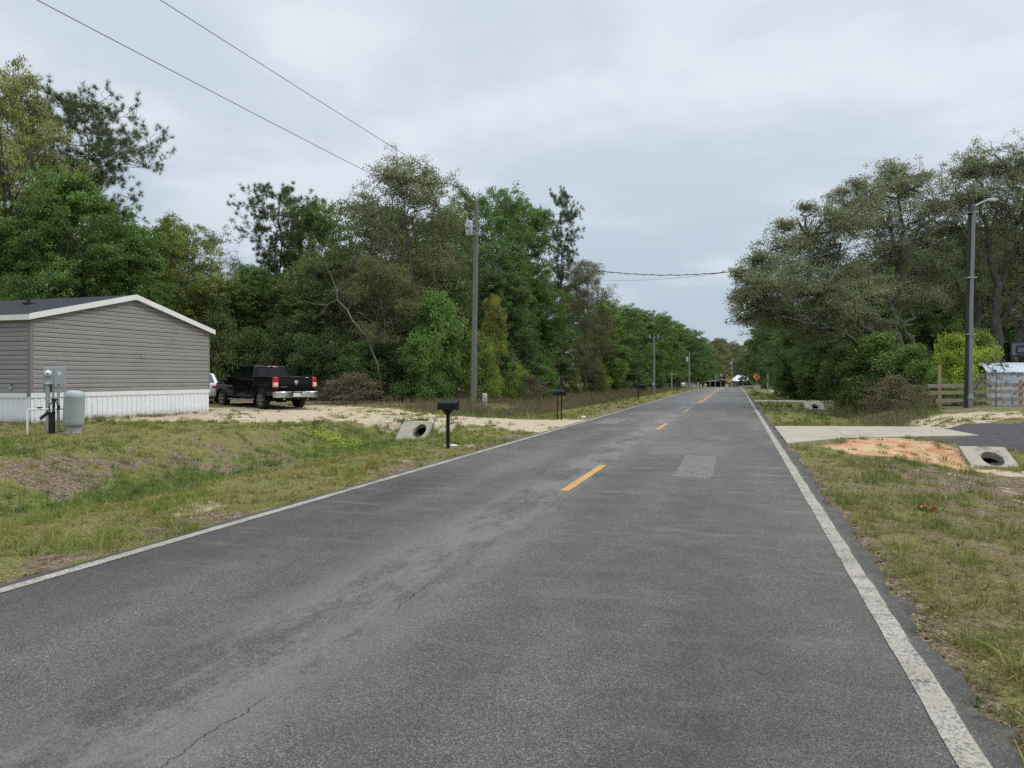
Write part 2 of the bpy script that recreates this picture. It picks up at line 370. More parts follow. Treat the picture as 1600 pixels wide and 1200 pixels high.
jr = (fbm(ry, ry * 0 + 9, 1.3, 71, 6) - .5) * .26 + (fbm(ry, ry * 0 + 19, 5, 73, 5) - .5) * .17 + np.where(fbm(ry, ry * 0 + 2, 2.6, 77, 3) > .6, -.07, 0)
def strip(name, y, xs, z0, mat, edge_drop=0):
    cols = len(xs); n = len(y); VV = []
    for i, xv in enumerate(xs):
        zz = longp(y) + z0 - (edge_drop if i in (0, cols - 1) else 0)
        VV.append(np.stack([np.broadcast_to(xv, y.shape), y, zz], -1))
    VV = np.stack(VV, 0).reshape(-1, 3); id_ = np.arange(cols * n).reshape(cols, n)
    FF = np.stack([id_[:-1, :-1], id_[1:, :-1], id_[1:, 1:], id_[:-1, 1:]], -1).reshape(-1, 4)
    return tag(link(name, fast_mesh(name, VV, FF, mat, smooth=False)), kind='structure')
strip('road', ry, [RL + jl - .03, RL + jl, -4.0, -2.2, -.5, RR + jr, RR + jr + .05], 0, AS, .07)

def worn(name, col, under=(.075, .072, .07), lo=.42, hi=.62, dirt=(.2, .18, .14)):
    n = N(name); p = n.wpos()
    vo = n.n('ShaderNodeTexVoronoi', {'Vector': p, 'Scale': 95.0}); r = n.n('ShaderNodeSeparateColor', {0: vo.outputs['Color']}).outputs
    f = n.noise(p, 3.2, 8, .7); g = n.noise(p, 30, 5, .7)
    c = n.mix(n.mr(n.noise(p, 1.3, 6), .35, .7), col, n.mix(1.0, col, (.78, .75, .7), 'MULTIPLY'))
    c = n.mix(n.mr(r[0], .1, .9, .0, .42), c, dirt)
    m = n.mr(n.ma('ADD', n.ma('MULTIPLY', f, .6), n.ma('MULTIPLY', n.ma('ADD', g, r[1]), .25)), lo, hi, 1, 0)
    c = n.mix(n.ma('SUBTRACT', 1.0, m), under, c) if False else n.mix(m, c, under)
    return n.fin(c, .7, .35, nrm=n.bump(vo.outputs['Distance'], .5, .006))
WHITE = worn('road_paint_white', (.42, .388, .325), lo=.34, hi=.62); YEL = worn('road_paint_yellow', (.50, .28, .085), lo=.28, hi=.46, dirt=(.42, .24, .08))
jw = (fbm(ry, ry * 0 + 40, 3, 81, 4) - .5) * .022
rl_out = np.minimum(.995 + jw * 1.3, RR + jr - .004)
strip('edge_line', ry, [.862 + jw * .6, rl_out], .004, WHITE)
strip('edge_line', ry, [-5.255 + jw * .7, -5.135 - jw * .6], .004, WHITE)
def mark(y0, y1, x0, x1):
    y = axis([(y0, y1, .15)]); jj = (fbm(y, y * 0 + x0 * 7, 4, 91, 3) - .5) * .015
    strip('centre_line', y, [x0 + jj, x1 + jj * .6], .004, YEL)
for k in range(-2, 4):
    y0 = 9.66 + 12.19 * k
    mark(y0, y0 + 3.05, -2.345, -2.215)
for k in range(4, 15):
    y0 = 9.66 + 12.19 * k
    mark(y0, y0 + 3.05, -2.46, -2.34)
mark(46.5, 290, -2.18, -2.06)
# square saw-cut patch of newer mix in the right lane
def patch_mat():
    n = N('asphalt_patch'); p = n.wpos(); vo = n.n('ShaderNodeTexVoronoi', {'Vector': p, 'Scale': 70.0}); r = n.n('ShaderNodeSeparateColor', {0: vo.outputs['Color']}).outputs
    c = n.ramp(r[0], [(0, (.075, .07, .063)), (.6, (.125, .117, .106)), (1, (.27, .25, .225))])
    c = n.mix(1.0, c, n.mix(n.noise(p, 2.4, 8, .7), (.75, .75, .75), (1.25, 1.22, 1.18)), 'MULTIPLY')
    return n.fin(c, .75, .3, nrm=n.bump(vo.outputs['Distance'], .6, .006))
py_ = axis([(11.55, 14.9, .06)])
strip('road_patch', py_, [-.97 + (fbm(py_, py_ * 0, 5, 5, 4) - .5) * .07, -.36 + (fbm(py_, py_ * 0 + 5, 5, 6, 4) - .5) * .10], .003, patch_mat())
py_ = axis([(24.0, 27.4, .1)])
strip('road_patch', py_, [-4.7 + (fbm(py_, py_ * 0, 5, 15, 4) - .5) * .07, -3.9 + (fbm(py_, py_ * 0 + 5, 5, 16, 4) - .5) * .10], .003, bpy.data.materials['asphalt_patch'])

# concrete aprons and driveways
CONC = plain('concrete', (.345, .30, .235), .85, var=.28, scale=1.6, bump=.35, bscale=45, dirt=((.15, .13, .10), .8))
CONC2 = plain('concrete_weathered', (.33, .295, .235), .85, var=.32, scale=2.8, bump=.4, bscale=50, dirt=((.10, .088, .068), .95))
def slab(name, outl, top, th, mat=CONC):
    m = MB(); m.prism(outl, top - th, top, lambda u, v, w: (u, v, w)); return tag(m.build(name, mat, bevel=.012), kind='structure')
def lp(Y): return float(longp(np.array([Y]))[0])
slab('concrete_apron', [(1.17, 18.25), (1.9, 19.3), (2.82, 20.45), (2.82, 24.95), (1.19, 24.55)], .012, .16)
slab('concrete_apron', [(2.835, 20.46), (6.35, 22.35), (6.05, 25.75), (2.835, 24.97)], .010, .16)
slab('concrete_driveway', [(1.2, 49.4), (9, 49.9), (18, 51.5), (18, 54.2), (9, 52.6), (1.2, 52.3)], .02, .2)
slab('side_road', [(1.2, 95.6), (9, 95.8), (60, 97), (60, 100.6), (9, 99), (1.2, 98.8)], lp(97) + .03, .3, plain('sandy_asphalt', (.30, .26, .2), .9, var=.25, scale=1.2))
# ------------------------------------------------------------------ light: overcast sky and a veiled sun
SUN_EL, SUN_AZ = R(48), R(66)     # azimuth clockwise from +Y
w = bpy.data.worlds.new('World'); sc.world = w; w.use_nodes = True
t = w.node_tree; t.nodes.clear()
class WN(N):
    def __init__(s, tree): s.t = tree
q = WN(t)
sky = q.n('ShaderNodeTexSky', sky_type='NISHITA'); sky.sun_disc = False; sky.sun_elevation = SUN_EL; sky.sun_rotation = SUN_AZ; sky.dust_density = 2
gen = q.n('ShaderNodeTexCoord').outputs['Generated']; dx, dy, dz = q.xyz(gen)
den = q.ma('ADD', q.ma('MAXIMUM', dz, 0.0), .16)
cp = q.n('ShaderNodeCombineXYZ', {0: q.ma('DIVIDE', dx, den), 1: q.ma('DIVIDE', dy, den), 2: 0.0}).outputs[0]
c1 = q.noise(q.mapv(cp, (1, 1, 1), (2.3, 5.1, 0)), .8, 6, .5, dist=.3); c2 = q.noise(q.mapv(cp, (1, 1, 1), (7, 1, 0)), 2.1, 6, .55)
cl = q.mr(q.ma('ADD', q.ma('MULTIPLY', c1, .68), q.ma('MULTIPLY', c2, .32)), .42, .58)
el = q.mr(dz, 0.0, .45)                                    # overcast: brighter overhead
low = q.mix(el, (5.05, 6.0, 7.05), (6.5, 7.3, 8.2)); hi = q.mix(el, (6.6, 7.4, 8.3), (8.2, 8.8, 9.5))
cc = q.mix(cl, low, hi)
zen = q.mr(dz, .45, .95, 1.0, 2.7)
cc = q.mix(1.0, cc, q.n('ShaderNodeCombineXYZ', {0: zen, 1: zen, 2: zen}).outputs[0], 'MULTIPLY')
mixed = q.mix(.92, sky.outputs[0], cc)
bg = q.n('ShaderNodeBackground', {'Color': mixed, 'Strength': .1})
out = q.n('ShaderNodeOutputWorld', {'Surface': bg.outputs[0]})
sl = bpy.data.lights.new('sun', 'SUN'); sl.energy = 1.5; sl.angle = R(14); sl.color = (1, .96, .9)
so = bpy.data.objects.new('sun', sl); COL.objects.link(so)
sd = Vector((math.sin(SUN_AZ) * math.cos(SUN_EL), math.cos(SUN_AZ) * math.cos(SUN_EL), math.sin(SUN_EL)))
so.rotation_euler = sd.to_track_quat('Z', 'Y').to_euler(); so.location = sd * 60
sc.view_settings.view_transform = 'Standard'; sc.view_settings.look = 'None'; sc.view_settings.exposure = 0; sc.view_settings.gamma = 1
cy = sc.cycles; cy.max_bounces = 5; cy.diffuse_bounces = 3; cy.glossy_bounces = 2; cy.transmission_bounces = 2; cy.transparent_max_bounces = 4
cy.use_denoising = False; cy.caustics_reflective = False; cy.caustics_refractive = False

# ------------------------------------------------------------------ trees
def leaf_mat(name, hue_to, gloss=.35):
    n = N(name); oc = n.n('ShaderNodeObjectInfo').outputs['Color']; tnt = n.attr('tint', 'Fac')
    c = n.mix(1.0, oc, n.mix(tnt, (1.15, 1.24, 1.05), (3.5, 3.35, 2.7)), 'MULTIPLY')
    c = n.mix(n.ma('MULTIPLY', n.noise(n.pos(), .35, 3), .3), c, hue_to)
    n.fin(c, .55, gloss)
    tr = n.n('ShaderNodeBsdfTranslucent', {'Color': n.mix(1.0, c, (1.15, 1.25, .7), 'MULTIPLY')})
    mx = n.n('ShaderNodeMixShader', {0: .28, 1: n.b.outputs[0], 2: tr.outputs[0]}); n.set(n.out.inputs[0], mx.outputs[0]); return n.m
LEAF = leaf_mat('broad_leaves', (.075, .105, .03)); NEED = leaf_mat('pine_needles', (.05, .075, .04)); DRYL = leaf_mat('bronze_leaves', (.098, .10, .068), .25)
def bark(name, c):
    n = N(name); p = n.pos(); f = n.noise(n.mapv(p, (1, 1, .25)), 14, 7, .7); l = n.noise(p, 1.7, 6, .65)
    col = n.mix(n.mr(f, .3, .7), tuple(x * .5 for x in c), tuple(x * 1.45 for x in c)); col = n.mix(n.mr(l, .52, .68, 0, .5), col, (.23, .24, .2))
    return n.fin(col, .92, .15, nrm=n.bump(f, .9, .03))
BARK = bark('bark_grey', (.10, .09, .074)); PBARK = bark('pine_bark', (.15, .115, .09)); PALE = bark('pale_bark', (.19, .175, .145)); TWIG = bark('dry_twigs', (.17, .135, .105))

def leaves(C, nper, sig, size, r, cl_t, up=.7, asp=.5):       # rhombic leaves round the spray centres C
    n = len(C) * nper; c = np.repeat(C, nper, 0); p = c + r.normal(size=(n, 3)) * np.asarray(sig)
    nr = r.normal(size=(n, 3)); nr[:, 2] = nr[:, 2] * .7 + up; nr /= np.linalg.norm(nr, axis=1)[:, None]
    a = r.normal(size=(n, 3)); a -= (a * nr).sum(1)[:, None] * nr; a /= np.linalg.norm(a, axis=1)[:, None] + 1e-9; b = np.cross(nr, a)
    l = (size * r.uniform(.45, 1.5, n))[:, None] * .5; wd = l * asp
    Vv = np.stack([p - a * l, p + b * wd - a * l * .1, p + a * l, p - b * wd - a * l * .1], 1).reshape(-1, 3)
    tint = np.clip(np.repeat(cl_t, nper) + r.normal(size=n) * .18, 0, 1)
    return Vv, np.arange(4 * n).reshape(n, 4), tint
def curve(a, b, r, n=5, sag=0.0, wob=.1):
    a, b = np.array(a, float), np.array(b, float); L = np.linalg.norm(b - a); t = np.linspace(0, 1, n)[:, None]
    p = a + (b - a) * t; p[1:-1] += r.normal(size=(n - 2, 3)) * L * wob * .5; p[:, 2] += sag * L * (4 * t * (1 - t))[:, 0]; return p

def broad(seed, H, Rr, base=.12, lobes=14, ncl=9, nsp=8, nlf=32, leaf=.15, sig=.27, shape='oval', tw=False, mat=LEAF, rt=.2, cover=1.0, barkm=BARK, twn=3, lean=0.0):
    r = np.random.default_rng(seed); wood = MB(); LC = []; LR = []
    for k in range(lobes):
        h = base + (1 - base) * ((k + .5) / lobes) ** .9; a = k * 2.4 + r.uniform(-.5, .5)
        u = (h - base) / (1 - base)
        pr = {'oval': math.sqrt(max(.05, 1 - (2 * u - .9) ** 2 * .85)), 'column': .75 * (1 - .5 * u ** 2) + .1, 'cone': 1.05 - .95 * u, 'dome': math.sqrt(max(.02, 1 - u ** 2)), 'vase': .35 + .75 * math.sin(math.pi * min(1, u * .9 + .05))}[shape]
        lr = Rr * r.uniform(.32, .5) * (.65 + .35 * pr); rad = max(0, Rr * pr - lr * .75) * r.uniform(.7, 1.12)
        LC.append((rad * math.cos(a) + lean * h * H, rad * math.sin(a), min(h * H, H - lr * .55))); LR.append(lr)
    tp = [(0, 0, -.4)] + [(r.normal() * .03 * H * f + lean * f * H, r.normal() * .03 * H * f, H * f) for f in (.12, .25, .4, .55, .7, .85)]
    wood.tube(tp, [rt * 1.25, rt, rt * .85, rt * .7, rt * .5, rt * .3, rt * .12], 8)
    tpa = np.array(tp); SP = []; ST_ = []
    for c, lr in zip(LC, LR):
        c = np.array(c); h0 = np.clip(c[2] * r.uniform(.45, .75), .08 * H, .8 * H)
        s = np.array([np.interp(h0, tpa[:, 2], tpa[:, i]) for i in range(3)])
        wood.tube(curve(s, c, r, 6, .05, .16), np.linspace(rt * .38, rt * .12, 6), 5, False)
        lt = r.uniform(.2, .75)
        for q_ in range(ncl):
            d = r.normal(size=3); d[2] = d[2] * .8 + .25; d /= np.linalg.norm(d); f = r.uniform(.45, 1.0) ** .6 * (1.28 if r.uniform() < .12 else 1)
            cc_ = c + d * lr * f * np.array([1, 1, .8])
            if cc_[2] < .02 * H: continue
            wood.tube(curve(c, cc_, r, 4, .04, .2), [rt * .12, rt * .09, rt * .06, rt * .03], 4, False)
            ct = np.clip(lt + r.normal() * .2 + .08 * d[2], .03, .97)
            for m in range(nsp):
                sp = cc_ + r.normal(size=3) * lr * np.array([.27, .27, .17])
                if tw and m < twn: wood.tube(curve(cc_, sp + (sp - cc_) * .5, r, 4, .0, .3), [.02, .015, .01, .005], 3, False)
                if r.uniform() < cover: SP.append(sp); ST_.append(ct + r.normal() * .06)
    Vv, Fv, T = leaves(np.array(SP), nlf, (sig, sig, sig * .6), leaf, r, np.array(ST_))
    wm = bpy.data.meshes.new('trunk'); wm.from_pydata(wood.v, [], wood.f); wm.materials.append(barkm); wm.shade_smooth()
    return wm, fast_mesh('crown', Vv, Fv, mat, T), H, Rr

def needle_tufts(P, D, r, nn=26, L=.3, wd=.016):
    n = len(P) * nn; p = np.repeat(P, nn, 0); d = np.repeat(D, nn, 0)
    v = r.normal(size=(n, 3)); v /= np.linalg.norm(v, axis=1)[:, None]; v = v * .9 + d * .6 + np.array([0, 0, .08]); v /= np.linalg.norm(v, axis=1)[:, None]
    s = np.cross(v, r.normal(size=(n, 3))); s /= np.linalg.norm(s, axis=1)[:, None] + 1e-9
    l = L * r.uniform(.6, 1.1, n)[:, None]
    Vv = np.stack([p - s * wd * .5, p + s * wd * .5, p + v * l], 1).reshape(-1, 3)
    return Vv, np.arange(3 * n).reshape(n, 3), np.clip(np.repeat(r.uniform(.25, .75, len(P)), nn) + r.normal(size=n) * .12, 0, 1)
def pine(seed, H, Rr, start=.5, whorls=13, per=4, rt=.17, tuft=.40, nn=30, subs=6, flat=False):
    r = np.random.default_rng(seed); wood = MB(); P = []; D = []
    tp = [(r.normal() * .012 * H * f, r.normal() * .012 * H * f, H * f - (.4 if f == 0 else 0)) for f in np.linspace(0, 1, 9)]
    wood.tube(tp, np.linspace(rt, .03, 9), 8); tpa = np.array(tp)
    for k in range(whorls):
        u = (k + r.uniform(-.3, .3)) / (whorls - 1); u = min(max(u, 0), 1); h = H * (start + (1 - start) * u * .985)
        pr = (.45 + .75 * u if u < .7 else .98 * math.sqrt(max(0, 1 - ((u - .7) / .34) ** 2)) + .05)
        s = np.array([np.interp(h, tpa[:, 2], tpa[:, i]) for i in range(3)])
        for b in range(per):
            if r.uniform() < .14: continue
            a = r.uniform(0, 6.283); L = Rr * max(.28, pr) * r.uniform(.5, 1.15)
            e = s + np.array([math.cos(a) * L, math.sin(a) * L, L * r.uniform(-.12, .4) + (.12 * L if u > .85 else 0)])
            cv = curve(s, e, r, 6, -.05, .16); wood.tube(cv, np.linspace(rt * .3 * (1 - .5 * u), .014, 6), 5, False)
            for q_ in range(subs):
                f = .35 + .65 * (q_ + 1) / subs; i = min(5, int(f * 5)); o = cv[i]
                d = r.normal(size=3) * .6 + (e - s) / (np.linalg.norm(e - s) + 1e-6) + np.array([0, 0, .4]); d /= np.linalg.norm(d)
                l2 = L * r.uniform(.14, .34); e2 = o + d * l2; wood.tube([o, (o + e2) / 2 - np.array([0, 0, .06 * l2]), e2], [.018, .013, .008], 3, False)
                for m in range(5):
                    d2 = d + r.normal(size=3) * .5 + np.array([0, 0, .3]); d2 /= np.linalg.norm(d2)
                    P.append(o + (e2 - o) * r.uniform(.5, 1.0) + d2 * r.uniform(.05, .3)); D.append(d2)
    Vv, Fv, T = needle_tufts(np.array(P), np.array(D), r, nn, tuft, .02)
    wm = bpy.data.meshes.new('trunk'); wm.from_pydata(wood.v, [], wood.f); wm.materials.append(PBARK); wm.shade_smooth()
    return wm, fast_mesh('crown', Vv, Fv, NEED, T), H, Rr

PROTO = {
 'oak_a': broad(11, 14, 4.6, .10, 20, 10, 9, 60, .14, .19), 'oak_b': broad(12, 14, 4.2, .08, 20, 10, 9, 62, .14, .18, 'column'),
 'oak_c': broad(13, 14, 5.0, .14, 20, 10, 9, 36, .18, .2, 'vase'),
 'oak_d': broad(14, 14, 4.8, .10, 26, 8, 9, 44, .15, .19, 'vase', True, twn=1), 'oak_e': broad(15, 14, 4.3, .08, 24, 9, 9, 76, .11, .17, 'oval', True, twn=1),
 'airy': broad(21, 16, 5.0, .40, 20, 11, 8, 38, .14, .2, 'vase', True, cover=.85, rt=.24),
 'brown_a': broad(31, 14, 5.0, .1, 24, 12, 9, 32, .11, .2, 'oval', True, DRYL, .24, .9, TWIG, 4), 'brown_b': broad(32, 12, 3.8, .16, 15, 12, 9, 34, .11, .2, 'vase', True, DRYL, .18, .9, TWIG, 5),
 'bare': broad(33, 11, 2.6, .25, 12, 8, 7, 5, .10, .3, 'vase', True, DRYL, .14, .6, TWIG, 6),
 'cedar': broad(41, 12, 2.0, .06, 20, 10, 8, 34, .12, .26, 'cone', True, DRYL, .15, .9, TWIG, 3),
 'bush_a': broad(51, 4, 2.1, .03, 14, 8, 8, 26, .13, .2, 'dome', rt=.06), 'bush_b': broad(52, 3.4, 2.2, .02, 14, 8, 8, 24, .12, .2, 'dome', True, rt=.05),
 'twiggy': broad(54, 3, 1.9, .02, 9, 6, 6, 2, .08, .2, 'dome', True, DRYL, .04, .4, TWIG, 5),
 'bush_dry': broad(53, 3, 1.9, .02, 12, 8, 8, 5, .10, .22, 'dome', True, DRYL, .05, .7, TWIG, 8),
 'pine_a': pine(61, 19, 5.0, .34, 19, 8, subs=10), 'pine_b': pine(62, 18, 4.2, .4, 16, 7, subs=8), 'pine_c': pine(63, 21, 2.9, .48, 20, 6, .17, .34, 24, 6),
}
GREEN = (.060, .102, .030); DGREEN = (.046, .078, .027); LGREEN = (.085, .13, .034); OLIVE = (.125, .125, .042); YGREEN = (.105, .135, .034); BROWN = (.092, .092, .046); GBROWN = (.090, .100, .054); PINEC = (.052, .072, .045); GOLD = (.125, .125, .04)
def tree(kind, loc, H, Rr, tint, name, label, group=None, rz=None):
    wm, cm, h0, r0 = PROTO[kind]
    cat = {'pine': 'pine tree', 'bush': 'shrub'}.get(kind.split('_')[0], 'tree')
    e = thing(name, label, cat, loc, random.uniform(0, 6.28) if rz is None else rz, group)
    s = (Rr / r0, Rr / r0, H / h0)
    for nm, me in (('trunk', wm), ('crown', cm)):
        o = link(nm, me, e); o.scale = s; o.color = (*tint, 1)
    return e
KK = [0]
def ptree(kind, px, py_top, z, wpx, tint, name, label, group=None, rz=None):   # bearing, top, distance, crown width
    KK[0] += 1
    if kind in ('oak_a', 'oak_b') and KK[0] % 2: kind = {'oak_a': 'oak_d', 'oak_b': 'oak_e'}[kind]
    p = gnd(px, z); H = EYE + (HY - py_top) / F * z - p.z
    return tree(kind, p, H, wpx / 2 / F * z, tint, name, label, group, rz)

# left edge, behind the mobile home
ptree('airy', 8, 128, 39, 200, (.115, .118, .048), 'oak_tree', 'tall thin-crowned olive oak at the left edge with bare grey trunk showing', rz=.6)
ptree('airy', -75, 170, 44, 240, OLIVE, 'oak_tree', 'olive oak cut by the left picture edge beside a taller oak')
ptree('pine_a', 132, 172, 45, 200, PINEC, 'pine_tree', 'spreading pine with open dark branches rising behind the mobile home', rz=1.0)
ptree('oak_a', 112, 283, 37.5, 215, GREEN, 'oak_tree', 'round bright green oak behind the mobile home, under the spreading pine')
ptree('oak_c', 20, 335, 39, 190, DGREEN, 'oak_tree', 'dark green oak low behind the mobile home roof at the left edge')
ptree('oak_b', 205, 368, 39, 150, GREEN, 'oak_tree', 'mid green oak directly behind the mobile home ridge')
ptree('oak_a', 283, 352, 43, 150, (.10, .115, .035), 'oak_tree', 'yellowish green oak behind the right end of the mobile home roof')
ptree('bare', 352, 395, 56, 90, (.15, .13, .11), 'bare_tree', 'thin leafless grey tree in the gap left of the lower pine')
ptree('oak_c', 340, 440, 45, 130, (.065, .085, .03), 'oak_tree', 'dull green oak between mobile home and black truck, tall behind the truck cab')
ptree('oak_b', 395, 420, 46, 110, GREEN, 'oak_tree', 'green oak standing behind the black pickup truck')
ptree('pine_b', 437, 306, 50, 125, (.05, .075, .042), 'pine_tree', 'round-headed pine above the black pickup truck', rz=2.0)
ptree('oak_c', 500, 322, 51, 120, (.065, .105, .035), 'oak_tree', 'fresh green oak right of the round-headed pine')
ptree('oak_c', 520, 398, 44, 165, (.07, .085, .036), 'oak_tree', 'short olive-leaved oak behind the dead white limb')
ptree('oak_a', 462, 428, 46, 110, (.055, .088, .03), 'oak_tree', 'mid green tree behind the truck tailgate')
ptree('bare', 545, 400, 42, 95, (.11, .095, .07), 'bare_tree', 'thin brown half-bare tree whose twigs mesh with the dead white limb')
ptree('brown_a', 640, 258, 44, 215, GBROWN, 'oak_tree', 'largest grey-brown oak of the left wood, left of the transformer pole', rz=.3)
ptree('oak_c', 600, 330, 50, 170, (.055, .085, .035), 'oak_tree', 'green oak showing through behind the large grey-brown oak')
ptree('brown_b', 598, 412, 40.5, 130, (.085, .09, .048), 'oak_tree', 'brown thicket oak in front of the large grey-brown oak')
ptree('oak_a', 765, 303, 54, 150, (.062, .105, .038), 'oak_tree', 'tall bright green oak right behind the transformer pole')
ptree('oak_b', 822, 325, 60, 120, GREEN, 'oak_tree', 'dense green oak left of the narrow tall pine')
ptree('oak_b', 700, 420, 46, 90, DGREEN, 'oak_tree', 'dark green oak left of the utility pole at mid height')
ptree('oak_b', 790, 430, 51, 110, DGREEN, 'oak_tree', 'dark green oak below the tall bright green oak')
ptree('oak_c', 852, 450, 60, 80, GREEN, 'oak_tree', 'smaller green oak in front of the narrow tall pine trunk')
ptree('pine_c', 877, 306, 72, 62, (.05, .07, .042), 'pine_tree', 'narrow tall pine standing above the green wood near the road bend', rz=.5)
ptree('brown_b', 914, 412, 64, 92, (.085, .082, .054), 'oak_tree', 'brown half-bare tree right of the narrow tall pine')
for px, py, z, wd, k, c, lab in [
  (945, 474, 74, 56, 'oak_b', LGREEN, 'yellow-green oak right of the half-bare brown tree'), (975, 482, 86, 56, 'oak_a', (.062, .10, .034), 'green roadside oak with rounded top past the half-bare brown tree'),
  (1003, 489, 98, 50, 'oak_b', DGREEN, 'dark green oak behind the second utility pole'), (1030, 494, 112, 46, 'oak_a', GREEN, 'green oak just right of the second utility pole'),
  (1052, 505, 128, 42, 'oak_b', (.07, .11, .036), 'lighter green oak left of the third utility pole'), (1073, 516, 150, 40, 'oak_c', DGREEN, 'dark oak behind the third utility pole'),
  (1090, 530, 175, 40, 'oak_a', GREEN, 'last green oak of the left tree line before the far brown wood')]:
    ptree(k, px, py, z, wd * 1.45, c, 'oak_tree', lab)
for px, py, z, wd, c in [(1108, 532, 300, 34, GBROWN), (1124, 530, 330, 30, BROWN), (1140, 536, 350, 28, GBROWN), (1155, 541, 370, 30, GBROWN), (1092, 540, 320, 34, DGREEN), (1172, 535, 360, 34, DGREEN)]:
    ptree('oak_a', px, py, z, wd * 1.5, c, 'oak_tree', 'dull oak in the far wood beyond the road end', 'far trees closing the road')
# second and third rows, seen only through the gaps, the leftmost out of view
for px, py, z, wd, k in [(-180, 330, 46, 200, 'oak_a'), (-320, 320, 48, 220, 'oak_c'), (-480, 300, 48, 240, 'oak_a'), (-680, 280, 50, 260, 'oak_c'), (-900, 250, 50, 280, 'oak_a'), (-20, 380, 52, 200, 'oak_a'), (80, 370, 55, 200, 'oak_c'), (170, 400, 52, 180, 'oak_b'), (250, 420, 56, 180, 'oak_a'), (320, 455, 58, 160, 'oak_c'), (390, 455, 60, 150, 'oak_a'), (450, 440, 60, 160, 'oak_b'),  # leftmost ones continue the wood unseen, added to darken the truck's reflections
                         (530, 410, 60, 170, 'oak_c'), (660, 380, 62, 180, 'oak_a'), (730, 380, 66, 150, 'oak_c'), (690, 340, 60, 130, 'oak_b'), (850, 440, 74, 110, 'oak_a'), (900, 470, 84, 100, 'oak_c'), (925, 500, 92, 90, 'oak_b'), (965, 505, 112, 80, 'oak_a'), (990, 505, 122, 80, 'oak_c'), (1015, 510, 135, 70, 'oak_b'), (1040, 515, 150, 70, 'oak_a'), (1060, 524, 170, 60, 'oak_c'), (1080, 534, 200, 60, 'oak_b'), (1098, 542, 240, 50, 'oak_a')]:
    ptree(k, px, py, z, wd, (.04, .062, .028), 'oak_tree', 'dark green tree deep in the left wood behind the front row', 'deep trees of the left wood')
# understorey along the left wood
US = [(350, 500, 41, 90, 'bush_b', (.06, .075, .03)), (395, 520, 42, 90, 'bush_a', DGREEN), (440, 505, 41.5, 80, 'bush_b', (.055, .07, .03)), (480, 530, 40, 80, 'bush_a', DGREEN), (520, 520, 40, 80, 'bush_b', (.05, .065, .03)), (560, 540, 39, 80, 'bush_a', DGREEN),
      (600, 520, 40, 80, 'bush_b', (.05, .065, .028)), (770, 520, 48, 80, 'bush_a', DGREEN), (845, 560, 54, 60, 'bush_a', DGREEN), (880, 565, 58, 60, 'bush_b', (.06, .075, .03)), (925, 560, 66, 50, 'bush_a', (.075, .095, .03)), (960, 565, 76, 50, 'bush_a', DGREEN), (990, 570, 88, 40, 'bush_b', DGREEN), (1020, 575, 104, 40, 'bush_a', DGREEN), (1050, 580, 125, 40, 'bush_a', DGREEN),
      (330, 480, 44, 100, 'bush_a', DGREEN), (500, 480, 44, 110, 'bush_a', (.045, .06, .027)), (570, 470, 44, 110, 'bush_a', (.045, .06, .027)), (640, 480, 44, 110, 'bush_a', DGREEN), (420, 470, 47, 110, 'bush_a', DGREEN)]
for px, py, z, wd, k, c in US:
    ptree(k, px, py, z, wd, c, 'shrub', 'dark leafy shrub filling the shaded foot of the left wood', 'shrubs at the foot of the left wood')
ptree('bush_a', 682, 468, 40.5, 105, (.066, .112, .032), 'shrub', 'tall bright green bush left of the wooden utility pole')
ptree('bush_a', 655, 530, 38.5, 80, (.058, .10, .03), 'shrub', 'lower bright green bush at the wood edge, left of the tall one')
ptree('bush_b', 752, 528, 41, 62, YGREEN, 'shrub', 'yellow-green bush just right of the wooden utility pole')
ptree('oak_c', 770, 465, 45, 44, GOLD, 'shrub', 'golden vine-covered sapling behind the wooden utility pole')
ptree('bush_b', 806, 570, 44, 46, (.11, .145, .035), 'shrub', 'small light green bush between the white marker and the second mailbox')
ptree('bush_a', 850, 575, 50, 46, (.06, .105, .03), 'shrub', 'small deep green bush left of the narrow pine trunk')
ptree('bush_dry', 555, 585, 35.5, 110, (.085, .068, .045), 'shrub', 'brown dry brush heap right of the black pickup truck')
ptree('bush_dry', 520, 598, 35, 60, (.085, .068, .045), 'shrub', 'low tangle of dead twigs beside the truck tailgate')
ptree('bush_dry', 830, 588, 44, 60, (.085, .075, .045), 'shrub', 'dry weedy shrub behind the two-legged mailbox')
# dead pale limb leaning over the wood edge
lm = MB(); z = 38.6
def L3(px, py, dz=0): return at(px, py, z + dz)
lm.tube([gnd(600, 39, -.2), L3(590, 570), L3(572, 525), L3(550, 500, -.2), L3(543, 485, -.1), L3(527, 468, .3), L3(527, 455, .5), L3(517, 430, .8), L3(508, 412, 1)], [.06, .055, .05, .045, .04, .034, .026, .018, .008], 7)
lm.tube([L3(527, 468, .3), L3(512, 476, .6), L3(490, 475, 1), L3(475, 470, 1.2)], [.035, .03, .022, .01], 5)
lm.tube([L3(543, 485, -.1), L3(549, 477, -.3), L3(546, 470, -.4)], [.03, .02, .01], 5)
lm.tube([L3(572, 525), L3(566, 508, -.4), L3(560, 497, -.6)], [.03, .02, .008], 5); lm.tube([L3(527, 455, .5), L3(535, 440, .4), L3(536, 425, .2)], [.022, .014, .006], 5); lm.tube([L3(512, 476, .6), L3(503, 490, .5), L3(488, 497, .3)], [.02, .012, .005], 5); lm.tube([L3(580, 545), L3(592, 528, -.3), L3(597, 512, -.4)], [.022, .014, .006], 5)
lm.tube([L3(550, 500, -.2), L3(560, 488, -.5), L3(575, 493, -.6)], [.02, .015, .006], 5)
tag(lm.build('dead_tree', PALE, smooth=60), 'leaning pale dead tree stem with forked bare limbs', 'dead tree')

